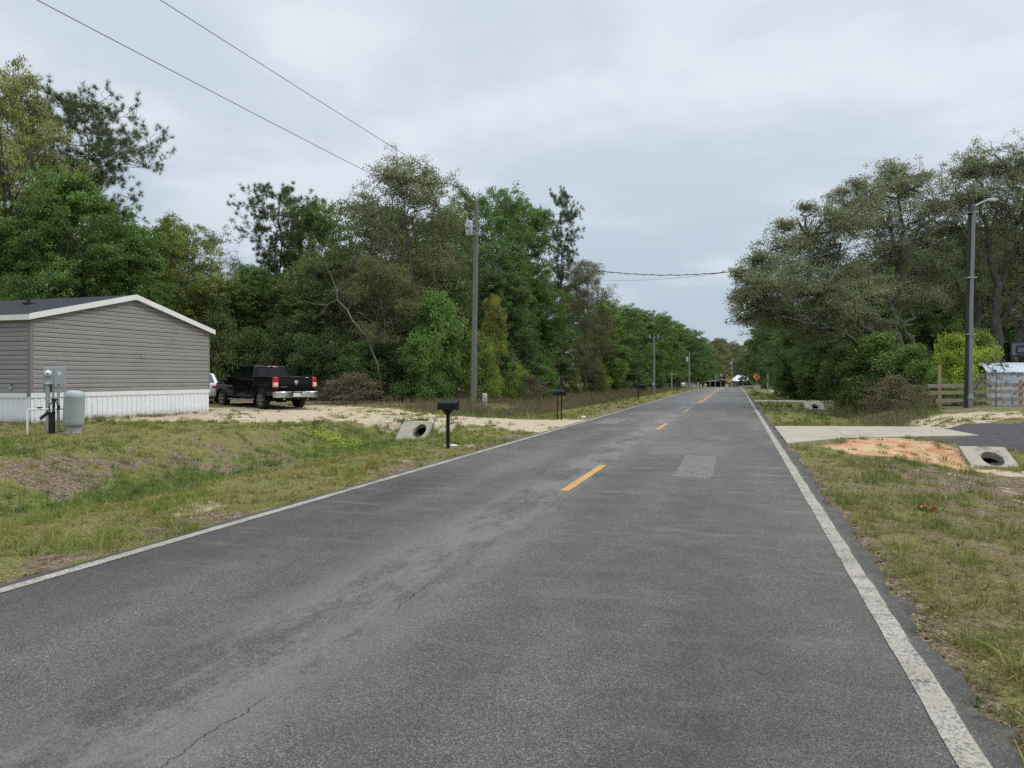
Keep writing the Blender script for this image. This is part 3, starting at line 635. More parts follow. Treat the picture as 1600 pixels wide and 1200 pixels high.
# ------------------------------------------------------------------ right side: leaning live oaks
def live_oak(name, label, base, limbs, clumps, tint, seed, rt, leaf=.095, nlf=46, cover=.86, barkm=BARK):
    r = np.random.default_rng(seed); wood = MB(); ends = []
    e = thing(name, label, 'tree', base)
    for pts, r0, r1 in limbs:
        P = np.array([list(Vector(p) - base) for p in pts]); k = len(P)
        tt = np.linspace(0, k - 1, k * 3); Q = np.stack([np.interp(tt, np.arange(k), P[:, i]) for i in range(3)], -1)
        Q[1:-1] += r.normal(size=(len(Q) - 2, 3)) * .09; wood.tube(Q, np.linspace(r0, r1, len(Q)), 8, True); ends.append(Q)
    Q = np.concatenate([q[2:] for q in ends]); SP = []; T = []
    for c, rad, n in clumps:
        c = np.array(list(Vector(c) - base)); j = np.argmin(np.linalg.norm(Q - c, axis=1) + np.maximum(0, Q[:, 2] - c[2]) * 1.0)
        cv = curve(Q[j], c, r, 6, .06, .2); wood.tube(cv, np.linspace(.09, .045, 6), 5, False)
        lt = r.uniform(.35, .65)
        for q_ in range(n):
            d = r.normal(size=3); d /= np.linalg.norm(d); cc_ = c + d * rad * r.uniform(.3, 1) * np.array([1, 1, .62])
            wood.tube(curve(c if r.uniform() < .6 else cv[3], cc_, r, 5, .05, .28), [.05, .04, .03, .02, .01], 4, False)
            ct = np.clip(lt + r.normal() * .12 + .1 * d[2], .1, .9)
            for m in range(9):
                sp = cc_ + r.normal(size=3) * rad * np.array([.3, .3, .2])
                if m < 4: wood.tube(curve(cc_, sp + (sp - cc_) * .4, r, 4, 0, .3), [.015, .011, .008, .004], 3, False)
                if r.uniform() < cover: SP.append(sp); T.append(ct)
    Vv, Fv, T = leaves(np.array(SP), nlf, (.17, .17, .11), leaf, r, np.array(T))
    wm = bpy.data.meshes.new('trunk'); wm.from_pydata(wood.v, [], wood.f); wm.materials.append(barkm); wm.shade_smooth()
    link('trunk', wm, e); o = link('crown', fast_mesh('crown', Vv, Fv, DRYL, T), e); o.color = (*tint, 1)
    return e
def clumps(lst, seed, z0, spread):
    r = np.random.default_rng(seed); return [(at(px, py, z0 + dz + r.uniform(-spread, spread)), rad, n) for px, py, dz, rad, n in lst]
b1 = gnd(1432, 39)
lb1 = [([b1 - Vector((0, 0, .4)), at(1425, 600, 39), at(1395, 560, 38.6), at(1365, 525, 38), at(1325, 485, 37), at(1285, 470, 36.4), at(1240, 452, 36), at(1195, 448, 35.6), at(1160, 440, 35.4)], .27, .03),
       ([b1 + Vector((.4, .3, -.4)), at(1418, 580, 39.5), at(1380, 530, 40), at(1330, 500, 40.5), at(1280, 500, 41), at(1240, 490, 41.5), at(1200, 470, 42)], .2, .03),
       ([at(1365, 525, 38), at(1340, 480, 38.8), at(1300, 440, 39.5), at(1275, 400, 40), at(1265, 370, 40)], .16, .03),
       ([at(1395, 560, 38.6), at(1350, 540, 36.5), at(1300, 515, 35.5), at(1255, 505, 35), at(1210, 490, 34.6)], .12, .03)]
cl1 = clumps([(1178, 445, -3, 1.1, 9), (1152, 428, -3, .55, 4), (1150, 462, -2, .5, 3), (1163, 492, -2, .5, 3), (1176, 402, -2, .6, 4), (1222, 352, 0, .6, 4), (1262, 325, 1, .7, 4), (1176, 478, -2, 1.2, 9), (1205, 420, -2, 1.4, 12), (1190, 455, -3, 1.4, 12), (1205, 490, -2, 1.4, 11), (1225, 385, 0, 1.6, 13), (1230, 430, -2, 1.7, 14), (1240, 465, -3, 1.5, 12), (1265, 375, 1, 1.7, 14), (1270, 420, 0, 1.8, 15), (1285, 455, -2, 1.6, 13),
              (1310, 395, 1, 1.8, 15), (1320, 435, 0, 1.8, 14), (1335, 350, 2, 1.7, 14), (1340, 470, 0, 1.5, 11), (1192, 505, -1, 1.1, 8), (1240, 500, -2, 1.2, 9), (1300, 485, -2, 1.3, 9), (1262, 522, -3, 1.2, 8), (1355, 505, -1, 1.3, 8), (1375, 455, 0, 1.4, 9), (1325, 510, -2, 1.1, 7), (1290, 345, 2, 1.3, 10)], 3, 39, 2)
live_oak('live_oak', 'grey-leaved live oak with dark limbs leaning far out towards the road', b1, lb1, cl1, (.096, .104, .074), 101, .34)
b2 = gnd(1420, 42.5)
lb2 = [([gnd(1418, 42.5, -.3), at(1417, 580, 42.3), at(1408, 540, 42), at(1395, 515, 41.8), at(1370, 495, 41.4), at(1352, 475, 41), at(1330, 462, 41)], .22, .05),
       ([gnd(1440, 43, -.3), at(1440, 580, 43), at(1428, 535, 43), at(1400, 495, 42.6), at(1390, 470, 42.5), at(1360, 450, 42), at(1345, 420, 42)], .2, .05),
       ([at(1390, 470, 42.5), at(1405, 420, 43), at(1408, 370, 43.5), at(1410, 320, 44), at(1405, 280, 44)], .18, .03),
       ([at(1408, 390, 43.5), at(1380, 340, 43), at(1350, 310, 43), at(1325, 300, 43)], .1, .02), ([at(1405, 420, 43), at(1430, 370, 44), at(1450, 320, 44.5), at(1465, 290, 45)], .1, .02)]
cl2 = clumps([(1395, 285, 0, 1.5, 13), (1425, 295, 0, 1.6, 13), (1360, 305, 0, 1.6, 13), (1330, 320, 0, 1.5, 12), (1395, 335, 0, 1.9, 15), (1440, 340, 0, 1.8, 14), (1360, 355, -1, 1.9, 15), (1410, 385, 0, 1.8, 14), (1375, 405, -1, 1.8, 14), (1450, 385, 1, 1.8, 14), (1430, 430, 1, 1.7, 12), (1470, 320, 1, 1.3, 10), (1480, 360, 2, 1.6, 12), (1350, 440, 0, 1.4, 9), (1405, 465, 0, 1.4, 9), (1440, 470, 0, 1.3, 8), (1465, 425, 1, 1.4, 9), (1395, 265, 0, 1.0, 7), (1345, 285, 0, .6, 4), (1442, 275, 0, .6, 4), (1310, 303, 0, .6, 4)], 4, 43, 1.5)
live_oak('live_oak', 'tall grey-leaved live oak with pale lichened forking trunks, left of the street light', b2, lb2, cl2, (.102, .108, .080), 102, .25, barkm=bark('lichen_bark', (.145, .14, .115)))
b3 = gnd(1560, 44)
lb3 = [([gnd(1552, 44, -.4), at(1553, 580, 44), at(1556, 520, 44), at(1558, 460, 44), at(1550, 410, 44), at(1540, 350, 44), at(1530, 300, 44)], .42, .05),
       ([gnd(1580, 45, -.4), at(1584, 560, 45), at(1600, 500, 45), at(1612, 440, 45), at(1605, 380, 45), at(1600, 300, 45)], .34, .05),
       ([gnd(1530, 46, -.3), at(1528, 540, 46), at(1525, 470, 46), at(1515, 420, 46), at(1500, 370, 46), at(1492, 330, 46)], .24, .05),
       ([gnd(1515, 47, -.3), at(1512, 540, 47), at(1508, 490, 47), at(1495, 440, 47), at(1470, 410, 47)], .2, .05),
       ([at(1556, 520, 44), at(1590, 450, 43), at(1620, 420, 42)], .14, .04), ([at(1558, 460, 44), at(1580, 400, 44), at(1590, 350, 44)], .14, .03)]
cl3 = clumps([(1510, 275, 0, 1.7, 13), (1540, 260, 0, 1.8, 14), (1575, 270, 0, 1.8, 14), (1605, 250, 0, 2.0, 14), (1495, 310, 1, 1.6, 12), (1530, 315, 0, 2.0, 15), (1570, 325, 0, 2.1, 16), (1610, 320, 0, 2.1, 15), (1500, 360, 1, 1.8, 12), (1545, 375, 0, 2.0, 15), (1590, 385, 0, 2.1, 15), (1625, 400, 0, 2, 12), (1500, 410, 2, 1.8, 12), (1560, 425, 1, 1.8, 12), (1600, 440, 1, 1.9, 12), (1480, 455, 3, 1.7, 10), (1530, 460, 3, 1.6, 10), (1500, 480, 3, 1.3, 8), (1575, 475, 2, 1.4, 8), (1610, 500, 2, 1.5, 8), (1640, 300, 0, 2, 12), (1660, 380, 0, 2, 12)], 5, 44.5, 1.8)
live_oak('live_oak', 'big multi-trunked grey live oak above the metal shed at the right edge', b3, lb3, cl3, (.098, .104, .08), 103, .4)
for px, py, z, wd, k, c, lab in [
  (1345, 420, 52, 150, 'oak_a', (.06, .095, .034), 'green oak filling the space behind the leaning live oak'), (1440, 400, 53, 130, 'oak_c', (.065, .105, .036), 'brighter green oak between the forking live oak and the street light'),
  (1270, 485, 58, 120, 'oak_a', DGREEN, 'dark green oak under the tip of the leaning live oak'), (1228, 475, 76, 90, 'oak_c', (.05, .08, .03), 'dark roadside oak right of the stop ahead sign'),
  (1196, 498, 135, 70, 'oak_b', (.075, .09, .034), 'olive oak overhanging the far right road edge'), (1245, 500, 66, 90, 'oak_b', GREEN, 'green oak behind the second concrete culvert'),
  (1300, 500, 50, 110, 'oak_c', DGREEN, 'dark low oak behind the far board fence')]:
    ptree(k, px, py, z, wd, c, 'oak_tree', lab)
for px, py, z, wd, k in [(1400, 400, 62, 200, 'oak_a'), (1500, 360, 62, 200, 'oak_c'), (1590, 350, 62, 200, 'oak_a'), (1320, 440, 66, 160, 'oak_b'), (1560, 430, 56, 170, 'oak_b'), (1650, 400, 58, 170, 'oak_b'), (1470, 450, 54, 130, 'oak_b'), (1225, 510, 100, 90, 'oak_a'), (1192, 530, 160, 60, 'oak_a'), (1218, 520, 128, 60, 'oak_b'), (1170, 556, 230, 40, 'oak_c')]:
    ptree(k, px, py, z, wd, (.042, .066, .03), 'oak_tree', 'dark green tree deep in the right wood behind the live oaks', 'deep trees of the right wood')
for px, py, z, wd, k, c, lab in [
  (1370, 530, 36.5, 120, 'bush_a', (.065, .10, .03), 'large leafy green bush under the leaning live oak'), (1425, 545, 35, 80, 'bush_a', (.06, .095, .03), 'green bush left of the yellow-green one by the fence end'),
  (1320, 545, 41, 80, 'bush_a', (.055, .08, .03), 'dark green bush in front of the far board fence'), (1495, 530, 34.5, 95, 'bush_b', (.17, .21, .035), 'bright yellow-green bush behind the wooden fence post'),
  (1533, 525, 36.5, 66, 'bush_b', (.125, .17, .04), 'light green bush right of the street light, beside the metal shed'), (1460, 580, 33.5, 40, 'bush_a', (.075, .12, .03), 'small green bush crowding the left fence end'),
  (1235, 570, 60, 60, 'bush_a', DGREEN, 'dark bush right of the leaning roadside post'), (1280, 560, 52, 60, 'bush_a', (.05, .075, .03), 'dark bush behind the second concrete culvert'), (1212, 575, 122, 30, 'bush_b', (.07, .09, .03), 'low olive bush by the side road'),
  (1400, 590, 31.5, 90, 'bush_dry', (.11, .10, .065), 'tangle of dry grey brush left of the board fence'), (1435, 604, 30, 60, 'bush_dry', (.11, .11, .06), 'lower dry brush at the foot of the sand bank'), (1360, 598, 35, 80, 'bush_dry', (.10, .095, .058), 'dry brush in front of the large leafy bush'),
  (1556, 560, 31.0, 80, 'twiggy', (.16, .10, .07), 'bare reddish twiggy shrub in front of the metal shed')]:
    ptree(k, px, py, z, wd, c, 'shrub', lab)
# ------------------------------------------------------------------ mobile home
def siding():
    n = N('vinyl_siding'); p = n.pos(); x, y, z = n.xyz(p)
    f = n.noise(n.mapv(p, (.4, .4, 9)), 3, 6, .65); c = n.mix(f, (.215, .207, .200), (.285, .275, .267))
    c = n.mix(n.mr(n.noise(p, .8, 5), .5, .75, 0, .25), c, (.15, .135, .12))
    return n.fin(c, .55, .35, nrm=n.bump(n.noise(n.mapv(p, (2, 2, 22)), 9, 4), .12, .01))
SID = siding(); TRIM = plain('white_trim', (.72, .72, .70), .5, var=.06, scale=2, dirt=((.45, .43, .38), .4)); SKIRT0 = plain('white_skirting_plain', (.74, .76, .77), .45, var=.07, scale=1.5, dirt=((.42, .38, .3), .35))

def skirt_mat():
    n = N('white_skirting'); p = n.pos(); x, y, z = n.xyz(p); f = n.noise(p, 5, 7, .7); g_ = n.noise(n.mapv(p, (3, 3, .4)), 2.5, 5)
    c = n.mix(n.mr(f, .3, .7), (.70, .72, .73), (.78, .80, .81)); sp = n.ma('MULTIPLY', n.mr(n.ma('ADD', z, n.ma('MULTIPLY', f, -.35)), -.25, .12, 1, 0), .7)
    c = n.mix(sp, c, (.36, .27, .18)); c = n.mix(n.mr(g_, .55, .75, 0, .22), c, (.4, .38, .34)); return n.fin(c, .45, .35)
SKIRT = skirt_mat()
CTRIM = plain('taupe_trim', (.20, .18, .165), .5, var=.1)
def shingle():
    n = N('roof_shingles'); p = n.pos(); b = n.n('ShaderNodeTexBrick', {'Vector': p, 'Color1': (.025, .026, .03), 'Color2': (.045, .045, .05), 'Mortar': (.012, .012, .014), 'Scale': 4.0, 'Mortar Size': .02}).outputs[0]
    return n.fin(n.mix(n.noise(p, 30, 4), b, (.03, .03, .034)), .9, .2)
SHG = shingle()
hz = .20; HX, HY0, HY1, HL = -20.1, 15.9, 23.40, 17.0
home = thing('mobile_home', 'taupe vinyl sided mobile home with white skirting and low gable roof', 'mobile home', (HX, HY0, hz))
HW = HY1 - HY0; zs, ze, zr = .92, 3.16, 4.11          # skirting top, eave, ridge (wall under roof)
cs = .142
def top_at(z): return 0 if z <= ze else (z - ze) / (zr - ze) * HW / 2
def courses(mb, quadf, z0, z1, ext, seed):
    rr = random.Random(seed); z = z0; 
    while z < z1 - .02:
        a, b = z, min(z + cs, z1); cuts = sorted(rr.uniform(.08, .92) for _ in range(rr.choice((1, 2, 2))))
        fr = [0] + cuts + [1]
        for i in range(len(fr) - 1):
            pr = .007 * ((i + rr.randint(0, 1)) % 2)
            def P(f, zz, o):
                l, r_ = ext(zz); return quadf(l + (r_ - l) * f, zz, o)
            f0, f1 = fr[i], fr[i + 1]; m_ = a + (b - a) * .5
            A = [(a, .030 + pr), (a + .012, .033 + pr), (a + .095, .031 + pr), (b, .003 + pr)]
            vs = [P(f0, zz, o) for zz, o in A] + [P(f1, zz, o) for zz, o in A] + [P(f0, a, 0), P(f1, a, 0)]
            mb.add(vs, [(0, 4, 5, 1), (1, 5, 6, 2), (2, 6, 7, 3), (8, 9, 4, 0)])
        z = b
w1 = MB(); w1.prism([(0, zs), (HW, zs), (HW, ze), (HW / 2, zr), (0, ze)], -HL, -.001, lambda u, v, w: (w, u, v))
wall = w1.build('wall', SID, home)
sg = MB(); courses(sg, lambda u, z, o: (.002 + o, u, z), zs, zr - .03, lambda z: (.05 + top_at(z), HW - .05 - top_at(z)), 1); sg.build('gable_siding', SID, wall)
sg = MB(); courses(sg, lambda u, z, o: (u, -.002 - o, z), zs, ze, lambda z: (-HL, -.09), 2); sg.build('side_siding', SID, wall)
for y in (-.028, HW + .0): 
    m = MB(); m.box2((-.09, y - .012 if y < 0 else y - .06, zs - .1), (.034, y + .09 if y < 0 else y + .03, ze + .02)); m.build('corner_trim', CTRIM, home, bevel=.006)
def ribbed(mb, L, fn, z0, z1):
    u = 0; pts = []
    while u < L:
        pts += [(u, 0), (min(u + .10, L), 0), (min(u + .115, L), .02), (min(u + .165, L), .02), (min(u + .18, L), 0)]; u += .2
    pts.append((L, 0)); vs = []; fs = []
    for a, o in pts: vs += [fn(a, o, z0(a)), fn(a, o, z1)]
    for i in range(len(pts) - 1):
        if pts[i][0] != pts[i + 1][0]: fs.append((2 * i, 2 * i + 2, 2 * i + 3, 2 * i + 1))
    mb.add(vs, fs)
sk = MB(); ribbed(sk, HW, lambda u, o, z: (.010 + o, u, z), lambda a: -.35, zs - .14); ribbed(sk, HL, lambda u, o, z: (-u, -.010 - o, z), lambda a: -.35, zs - .14)
sk.box2((-HL, .0, -.35), (0.005, HW, zs - .01))
skr = sk.build('skirting', SKIRT, home)
m = MB(); m.box2((0, -.03, zs - .15), (.045, HW + .02, zs - .005)); m.box2((-HL, -.05, zs - .15), (-.1, 0, zs - .006)); m.build('skirting_cap', TRIM, skr, bevel=.005)
oh = .17; sl_ = (zr - ze) / (HW / 2)
rf = MB()
yl, yr = -oh, HW + oh; zl = ze - oh * sl_ + .05; zt_ = zr + .05
rf.prism([(yl, zl + .10), (HW / 2, zt_ + .10), (yr, zl + .10), (yr, zl + .02), (HW / 2, zt_ + .02), (yl, zl + .02)], -HL - .2, .16, lambda u, v, w: (w, u, v))
roof = rf.build('roof', SHG, home)
m = MB()
for a, b in (((yl, zl), (HW / 2, zt_)), ((HW / 2, zt_), (yr, zl))):
    m.prism([(a[0], a[1] + .115), (b[0], b[1] + .115), (b[0], b[1] - .06), (a[0], a[1] - .06)], .162, .195, lambda u, v, w: (w, u, v))
m.box2((-HL - .2, yl - .03, zl - .07), (.194, yl - .002, zl + .09)); m.build('fascia', TRIM, roof)
m = MB(); m.prism([(yl, zl - .005), (HW / 2, zt_ - .02), (yr, zl - .005), (yr, zl - .03), (HW / 2, zt_ - .05), (yl, zl - .03)], .04, .16, lambda u, v, w: (w, u, v)); m.box2((-HL, yl, zl - .035), (.02, -.03, zl - .01)); m.build('soffit', TRIM, roof)
for x, y in ((-3.0, 2.3), (-7.5, 2.6)):
    zz = zl + .1 + (y - yl) * sl_; m = MB(); m.tube([(x, y, zz - .1), (x, y, zz + .22)], .05, 10); m.box((x, y, zz + .03), (.3, .3, .05)); m.build('roof_vent', plain('black_vent', (.02, .02, .022), .6), roof)
m = MB(); m.box((-.75, -.05, zs + .16), (.11, .05, .14)); m.box((-.75, -.06, zs + .26), (.13, .09, .02)); m.build('outlet_box', plain('outlet_grey', (.35, .37, .35), .5), home)

# ------------------------------------------------------------------ pressure tank, meter pedestal, well head
GREYP = plain('grey_paint', (.33, .36, .365), .42, var=.08, dirt=((.22, .22, .2), .3)); GALV = plain('galvanised_steel', (.42, .44, .46), .42, .75, var=.15, scale=9); DARKI = plain('dark_iron', (.025, .022, .02), .6, .3, var=.4)
PVC = plain('white_pvc', (.72, .72, .68), .4, var=.06); BLACKP = plain('black_plastic', (.012, .012, .013), .45, var=.3)
p = gnd(114.5, 18.4)
tk = thing('pressure_tank', 'grey cylindrical well pressure tank leaning slightly on a concrete pad', 'water tank', p)
tk.rotation_euler = (R(1), R(3.6), 0)
m = MB(); m.lathe([(.02, 1.10), (.10, 1.095), (.17, 1.075), (.215, 1.035), (.235, .98), (.24, .96), (.242, .95), (.24, .94), (.243, .6), (.243, .3), (.24, .25), (.225, .20), (.19, .17), (.05, .16)], 32); m.build('tank_shell', GREYP, tk, smooth=50)
m = MB(); m.lathe([(.19, .20), (.185, .19), (.185, .03), (.2, .015), (.2, 0)], 32); m.build('base_ring', GREYP, tk, smooth=40)
m = MB(); m.tube([(0, .06, 1.08), (0, .06, 1.125)], .015, 8); m.build('air_valve', BLACKP, tk)
m = MB(); m.box((0, 0, -.03), (.5, .5, .07)); m.build('pad', CONC2, tk, bevel=.01)

p = gnd(85, 18.9); fr = math.atan2(-.72, .7)     # front looks out towards the road
mp = thing('meter_pedestal', 'grey electric meter box on conduit legs with a round glass meter', 'electric meter', p, fr + R(90))
# local: -y is the front
m = MB(); m.box((-.13, 0, 1.44), (.24, .16, .46)); bx_ = m.build('meter_box', GREYP, mp, bevel=.008)
m = MB(); m.box((.125, 0.003, 1.44), (.26, .15, .45)); m.build('breaker_box', GREYP, mp, bevel=.008)
m = MB(); m.box((-.16, .16, 1.30), (.22, .12, .6)); m.build('back_box', GREYP, mp, bevel=.008)
ry90 = Matrix.Rotation(R(90), 3, 'X')
m = MB(); m.lathe([(.075, 0), (.085, .02), (.085, .05), (.07, .1), (.04, .12), (.005, .125)], 20, (-.13, -.08, 1.50), ry90); mt = m.build('glass_meter', plain('meter_glass', (.62, .64, .65), .15, spec=.6, var=.1), bx_, smooth=50)
m = MB(); m.box((-.13, -.206, 1.50), (.05, .006, .025)); m.build('meter_dial', BLACKP, bx_)
m = MB(); m.lathe([(.05, 0), (.05, .004), (.045, .006)], 16, (.12, -.073, 1.5), ry90); m.build('warning_sticker', plain('pale_sticker', (.6, .62, .62), .5), mp)
m = MB(); m.box((-.13, -.083, 1.25), (.1, .006, .03)); m.build('seal_label', PVC, mp)
for x, y, r_, z0 in ((-.15, .02, .055, -.25), (-.03, .03, .028, -.25), (.09, .0, .034, -.25)):
    m = MB(); m.tube([(x, y, z0), (x, y, 1.22)], r_, 12); m.build('conduit_leg', GALV, mp, smooth=50)
m = MB(); m.tube([(.22, -.02, 1.23), (.225, -.03, 1.0), (.24, -.05, .6), (.29, -.06, .3), (.31, -.06, -.1)], .012, 7); m.build('ground_wire', GALV, mp, smooth=60)

p = gnd(81, 18.2)
wh = thing('well_head', 'black well casing with white pipes and valve below the meter box', 'well head', p, fr + R(90))
m = MB(); m.tube([(0, 0, -.3), (0, 0, .50)], .075, 14); m.tube([(0, 0, .50), (0, 0, .55)], .085, 14); m.build('casing', DARKI, wh, smooth=50)
m = MB(); m.tube([(-.52, -.02, -.2), (-.52, -.02, .60), (-.50, -.02, .62), (-.1, -.02, .62), (.28, -.02, .62), (.32, -.02, .58), (.36, 0, -.2)], .022, 8); m.build('pipe', PVC, wh, smooth=60)
m = MB(); m.tube([(.04, -.02, .54), (.05, -.02, .9)], .03, 8); m.box((.06, -.02, .86), (.14, .08, .05)); m.tube([(-.03, -.03, .56), (-.06, -.05, .68), (0, -.05, .80), (.09, -.04, .82), (.14, -.03, .72), (.13, -.03, .63)], .016, 6); m.box((.15, -.02, .66), (.07, .07, .1)); m.build('valve', BLACKP, wh, smooth=50)
m = MB(); m.tube([(-.06, -.04, .56), (-.24, -.06, .38)], .04, 10); m.build('insulated_pipe', BLACKP, wh, smooth=50)
m = MB(); m.tube([(-.24, -.06, .38), (-.29, -.065, .33)], .026, 8); m.build('spout', PVC, wh, smooth=50)
m = MB(); m.box((-.26, -.02, .67), (.13, .05, .03)); m.tube([(-.26, -.02, .63), (-.26, -.02, .67)], .015, 6); m.build('tap_handle', BLACKP, wh, bevel=.008)
m = MB(); m.tube([(.13, .0, .6), (.15, .04, .2), (.15, .05, -.2)], .028, 8); m.build('riser', GALV, wh, smooth=60)

# ------------------------------------------------------------------ pickup truck
def paint(name, col, rough=.12, coat=.35):
    n = N(name); p = n.pos(); c = n.mix(n.noise(p, 3, 5), tuple(x * .85 for x in col), tuple(x * 1.15 for x in col))
    return n.fin(c, n.mr(n.noise(p, 5, 6), .3, .7, max(.02, rough - .05), rough + .03), .2, Coat_Weight=coat, Coat_Roughness=.03)
BLK = paint('black_paint', (.003, .003, .0035), .06, .15); GLS = plain('dark_glass', (.004, .0045, .005), .05, spec=.4, var=.2); CHR = plain('chrome', (.75, .75, .76), .14, 1.0, var=.06); RUB = plain('tyre_rubber', (.018, .018, .018), .85, var=.3, bump=.4, bscale=40)
REDL = plain('red_lens', (.42, .012, .012), .2, spec=.6, var=.15); CLRL = plain('clear_lens', (.62, .56, .54), .18, spec=.6, var=.1); ALU = plain('alloy', (.62, .62, .63), .3, .9, var=.1); UND = plain('underbody', (.012, .012, .012), .9, var=.3)
tp = gnd(411, 30.8); tp.z = zg(tp.x, tp.y)
HDG = math.atan2(.424, -.906)
off = Matrix.Rotation(HDG, 3, 'Z') @ Vector((0, .86, 0))
tr = thing('pickup_truck', 'black crew cab pickup truck with chrome rear bumper, parked by the woods', 'truck', (tp.x - off.x, tp.y - off.y, tp.z - .01), HDG)
def arch(cx, r, z0, n=11, a0=8): return [(cx + r * math.cos(R(180 - a0 - (180 - 2 * a0) * i / n)), .40 + r * math.sin(R(180 - a0 - (180 - 2 * a0) * i / n))) for i in range(n + 1)]
WB = 3.67
side = [(-1.16, .62)] + [(-.47, .56)] + arch(0, .47, .4)[1:-1] + [(.47, .5)] + [(3.20, .5)] + arch(WB, .47, .4)[1:-1] + [(4.14, .56), (4.42, .55), (4.5, .75), (4.48, 1.02), (4.38, 1.14), (3.2, 1.26), (2.9, 1.29), (.82, 1.30), (.80, 1.40), (-1.18, 1.42), (-1.2, 1.3)]
YW = 1.0
def body_shell(outl, y0, y1, tuck=.05):
    m = MB(); m.prism(outl, y0, y1); 
    m.v = [(x, y * (1 - tuck * max(0, (z - .95)) / .45) * (1 - .03 * max(0, (.8 - z)) / .3) * (1 - .10 * max(0, (x - 3.9)) / .6), z) for x, y, z in m.v]; return m
fb = [(x, z) for x, z in side if x > .70]
# cab and bonnet (closed volume), bed walls apart
cabo = [(.74, .5), (3.20, .5)] + arch(WB, .47, .4)[1:-1] + [(4.14, .56), (4.42, .55), (4.5, .75), (4.48, 1.02), (4.38, 1.14), (3.2, 1.26), (2.9, 1.29), (.74, 1.32)]
body = body_shell(cabo, -YW, YW).build('body', BLK, tr, smooth=30, bevel=.04, seg=3)
bedo = [(-1.17, .62), (-.47, .56)] + arch(0, .47, .4)[1:-1] + [(.47, .5), (.71, .5), (.71, 1.40), (-1.17, 1.42), (-1.19, 1.3)]
for s in (1, -1): 
    m = body_shell(bedo, s * YW, s * (YW - .09)); m.build('bed_side', BLK, tr, smooth=30, bevel=.025, seg=3)
m = MB(); m.box2((-1.14, -.92, .70), (.70, .92, .78)); m.box2((.62, -.91, .78), (.70, .91, 1.36)); m.build('bed_floor', UND, tr)
m = MB(); m.box2((-1.1, -.62, .42), (4.2, .62, .68)); m.box2((-.5, -.9, .66), (.5, .9, .69)); m.tube([(0, -.8, .4), (0, .8, .4)], .07, 8); m.tube([(WB, -.8, .4), (WB, .8, .4)], .06, 8); m.box2((-.15, -.14, .28), (.15, .16, .5)); m.build('chassis', UND, tr)
# fender flares over the wheels
for cx in (0, WB):
    for s in (1, -1):
        m = MB(); ao = arch(cx, .53, .4, 14, -4); ai = arch(cx, .455, .4, 14, -4)
        m.prism(ao + ai[::-1], s * (YW - .06), s * (YW + .02)); m.build('wheel_arch', BLK, tr, smooth=35, bevel=.012)
# tailgate
tg = MB(); tg.prism([(-1.155, .74), (-1.215, .76), (-1.235, 1.0), (-1.215, 1.36), (-1.245, 1.39), (-1.235, 1.425), (-1.13, 1.425), (-1.13, .74)], -.80, .80)
tail = tg.build('tailgate', BLK, tr, smooth=30, bevel=.012)
ram = [(-.015, -.105), (.015, -.105), (.035, -.06), (.04, -.01), (.06, .0), (.075, -.03), (.085, -.015), (.095, .03), (.085, .07), (.055, .095), (.02, .09), (0, .08), (-.02, .09), (-.055, .095), (-.085, .07), (-.095, .03), (-.085, -.015), (-.075, -.03), (-.06, 0), (-.04, -.01), (-.035, -.06)]
m = MB(); m.prism(ram, 0, .02, lambda u, v, w: (-1.24 - w, u, 1.16 + v)); m.build('emblem', CHR, tail, bevel=.004)
m = MB(); m.box2((-1.245, .42, .97), (-1.232, .72, .985)); m.build('badge', CHR, tail)
# greenhouse
def frustum(b0, b1, t0, t1, yb, yt, zb, ztp):
    return [(b0, -yb, zb), (b1, -yb, zb), (b1, yb, zb), (b0, yb, zb), (t0, -yt, ztp), (t1, -yt, ztp), (t1, yt, ztp), (t0, yt, ztp)]
fv = frustum(.78, 3.08, .93, 2.28, .955, .74, 1.28, 1.90)
m = MB(); m.add(fv, [(0, 1, 2, 3), (4, 5, 6, 7), (0, 1, 5, 4), (1, 2, 6, 5), (2, 3, 7, 6), (3, 0, 4, 7)])
cab = m.build('cab', BLK, tr, smooth=30, bevel=.05, seg=3)
m = MB(); m.add([(.98, -.66, 1.90), (2.2, -.66, 1.9), (2.2, .66, 1.9), (.98, .66, 1.9), (1.1, -.58, 1.945), (2.05, -.58, 1.935), (2.05, .58, 1.935), (1.1, .58, 1.945)], [(0, 1, 2, 3), (4, 5, 6, 7), (0, 1, 5, 4), (1, 2, 6, 5), (2, 3, 7, 6), (3, 0, 4, 7)]); m.build('roof', BLK, tr, smooth=40, bevel=.03)
def pane(name, q4, u0, u1, v0, v1, mat, off=.008, slant0=0, slant1=0, parent=None, th=.01):
    a, b, c, d = [Vector(x) for x in q4]; nrm = (b - a).cross(d - a).normalized()
    def P(u, v): return a * (1 - u) * (1 - v) + b * u * (1 - v) + c * u * v + d * (1 - u) * v
    q = [P(u0, v0), P(u1, v0), P(u1 + slant1, v1), P(u0 + slant0, v1)]
    m = MB(); vs = [x + nrm * off for x in q] + [x - nrm * th for x in q]
    m.add(vs, [(0, 1, 2, 3), (7, 6, 5, 4), (0, 4, 5, 1), (1, 5, 6, 2), (2, 6, 7, 3), (3, 7, 4, 0)]); return m.build(name, mat, parent or tr)
L_ = (fv[2], fv[3], fv[7], fv[6]); Rr_ = (fv[0], fv[1], fv[5], fv[4]); Bk = (fv[3], fv[0], fv[4], fv[7]); Ft = (fv[1], fv[2], fv[6], fv[5])
pane('window', L_, .06, .50, .12, .86, GLS, parent=cab); pane('window', L_, .545, .92, .12, .86, GLS, parent=cab)
pane('window', Rr_, .08, .455, .12, .86, GLS, parent=cab); pane('window', Rr_, .50, .94, .12, .86, GLS, parent=cab)
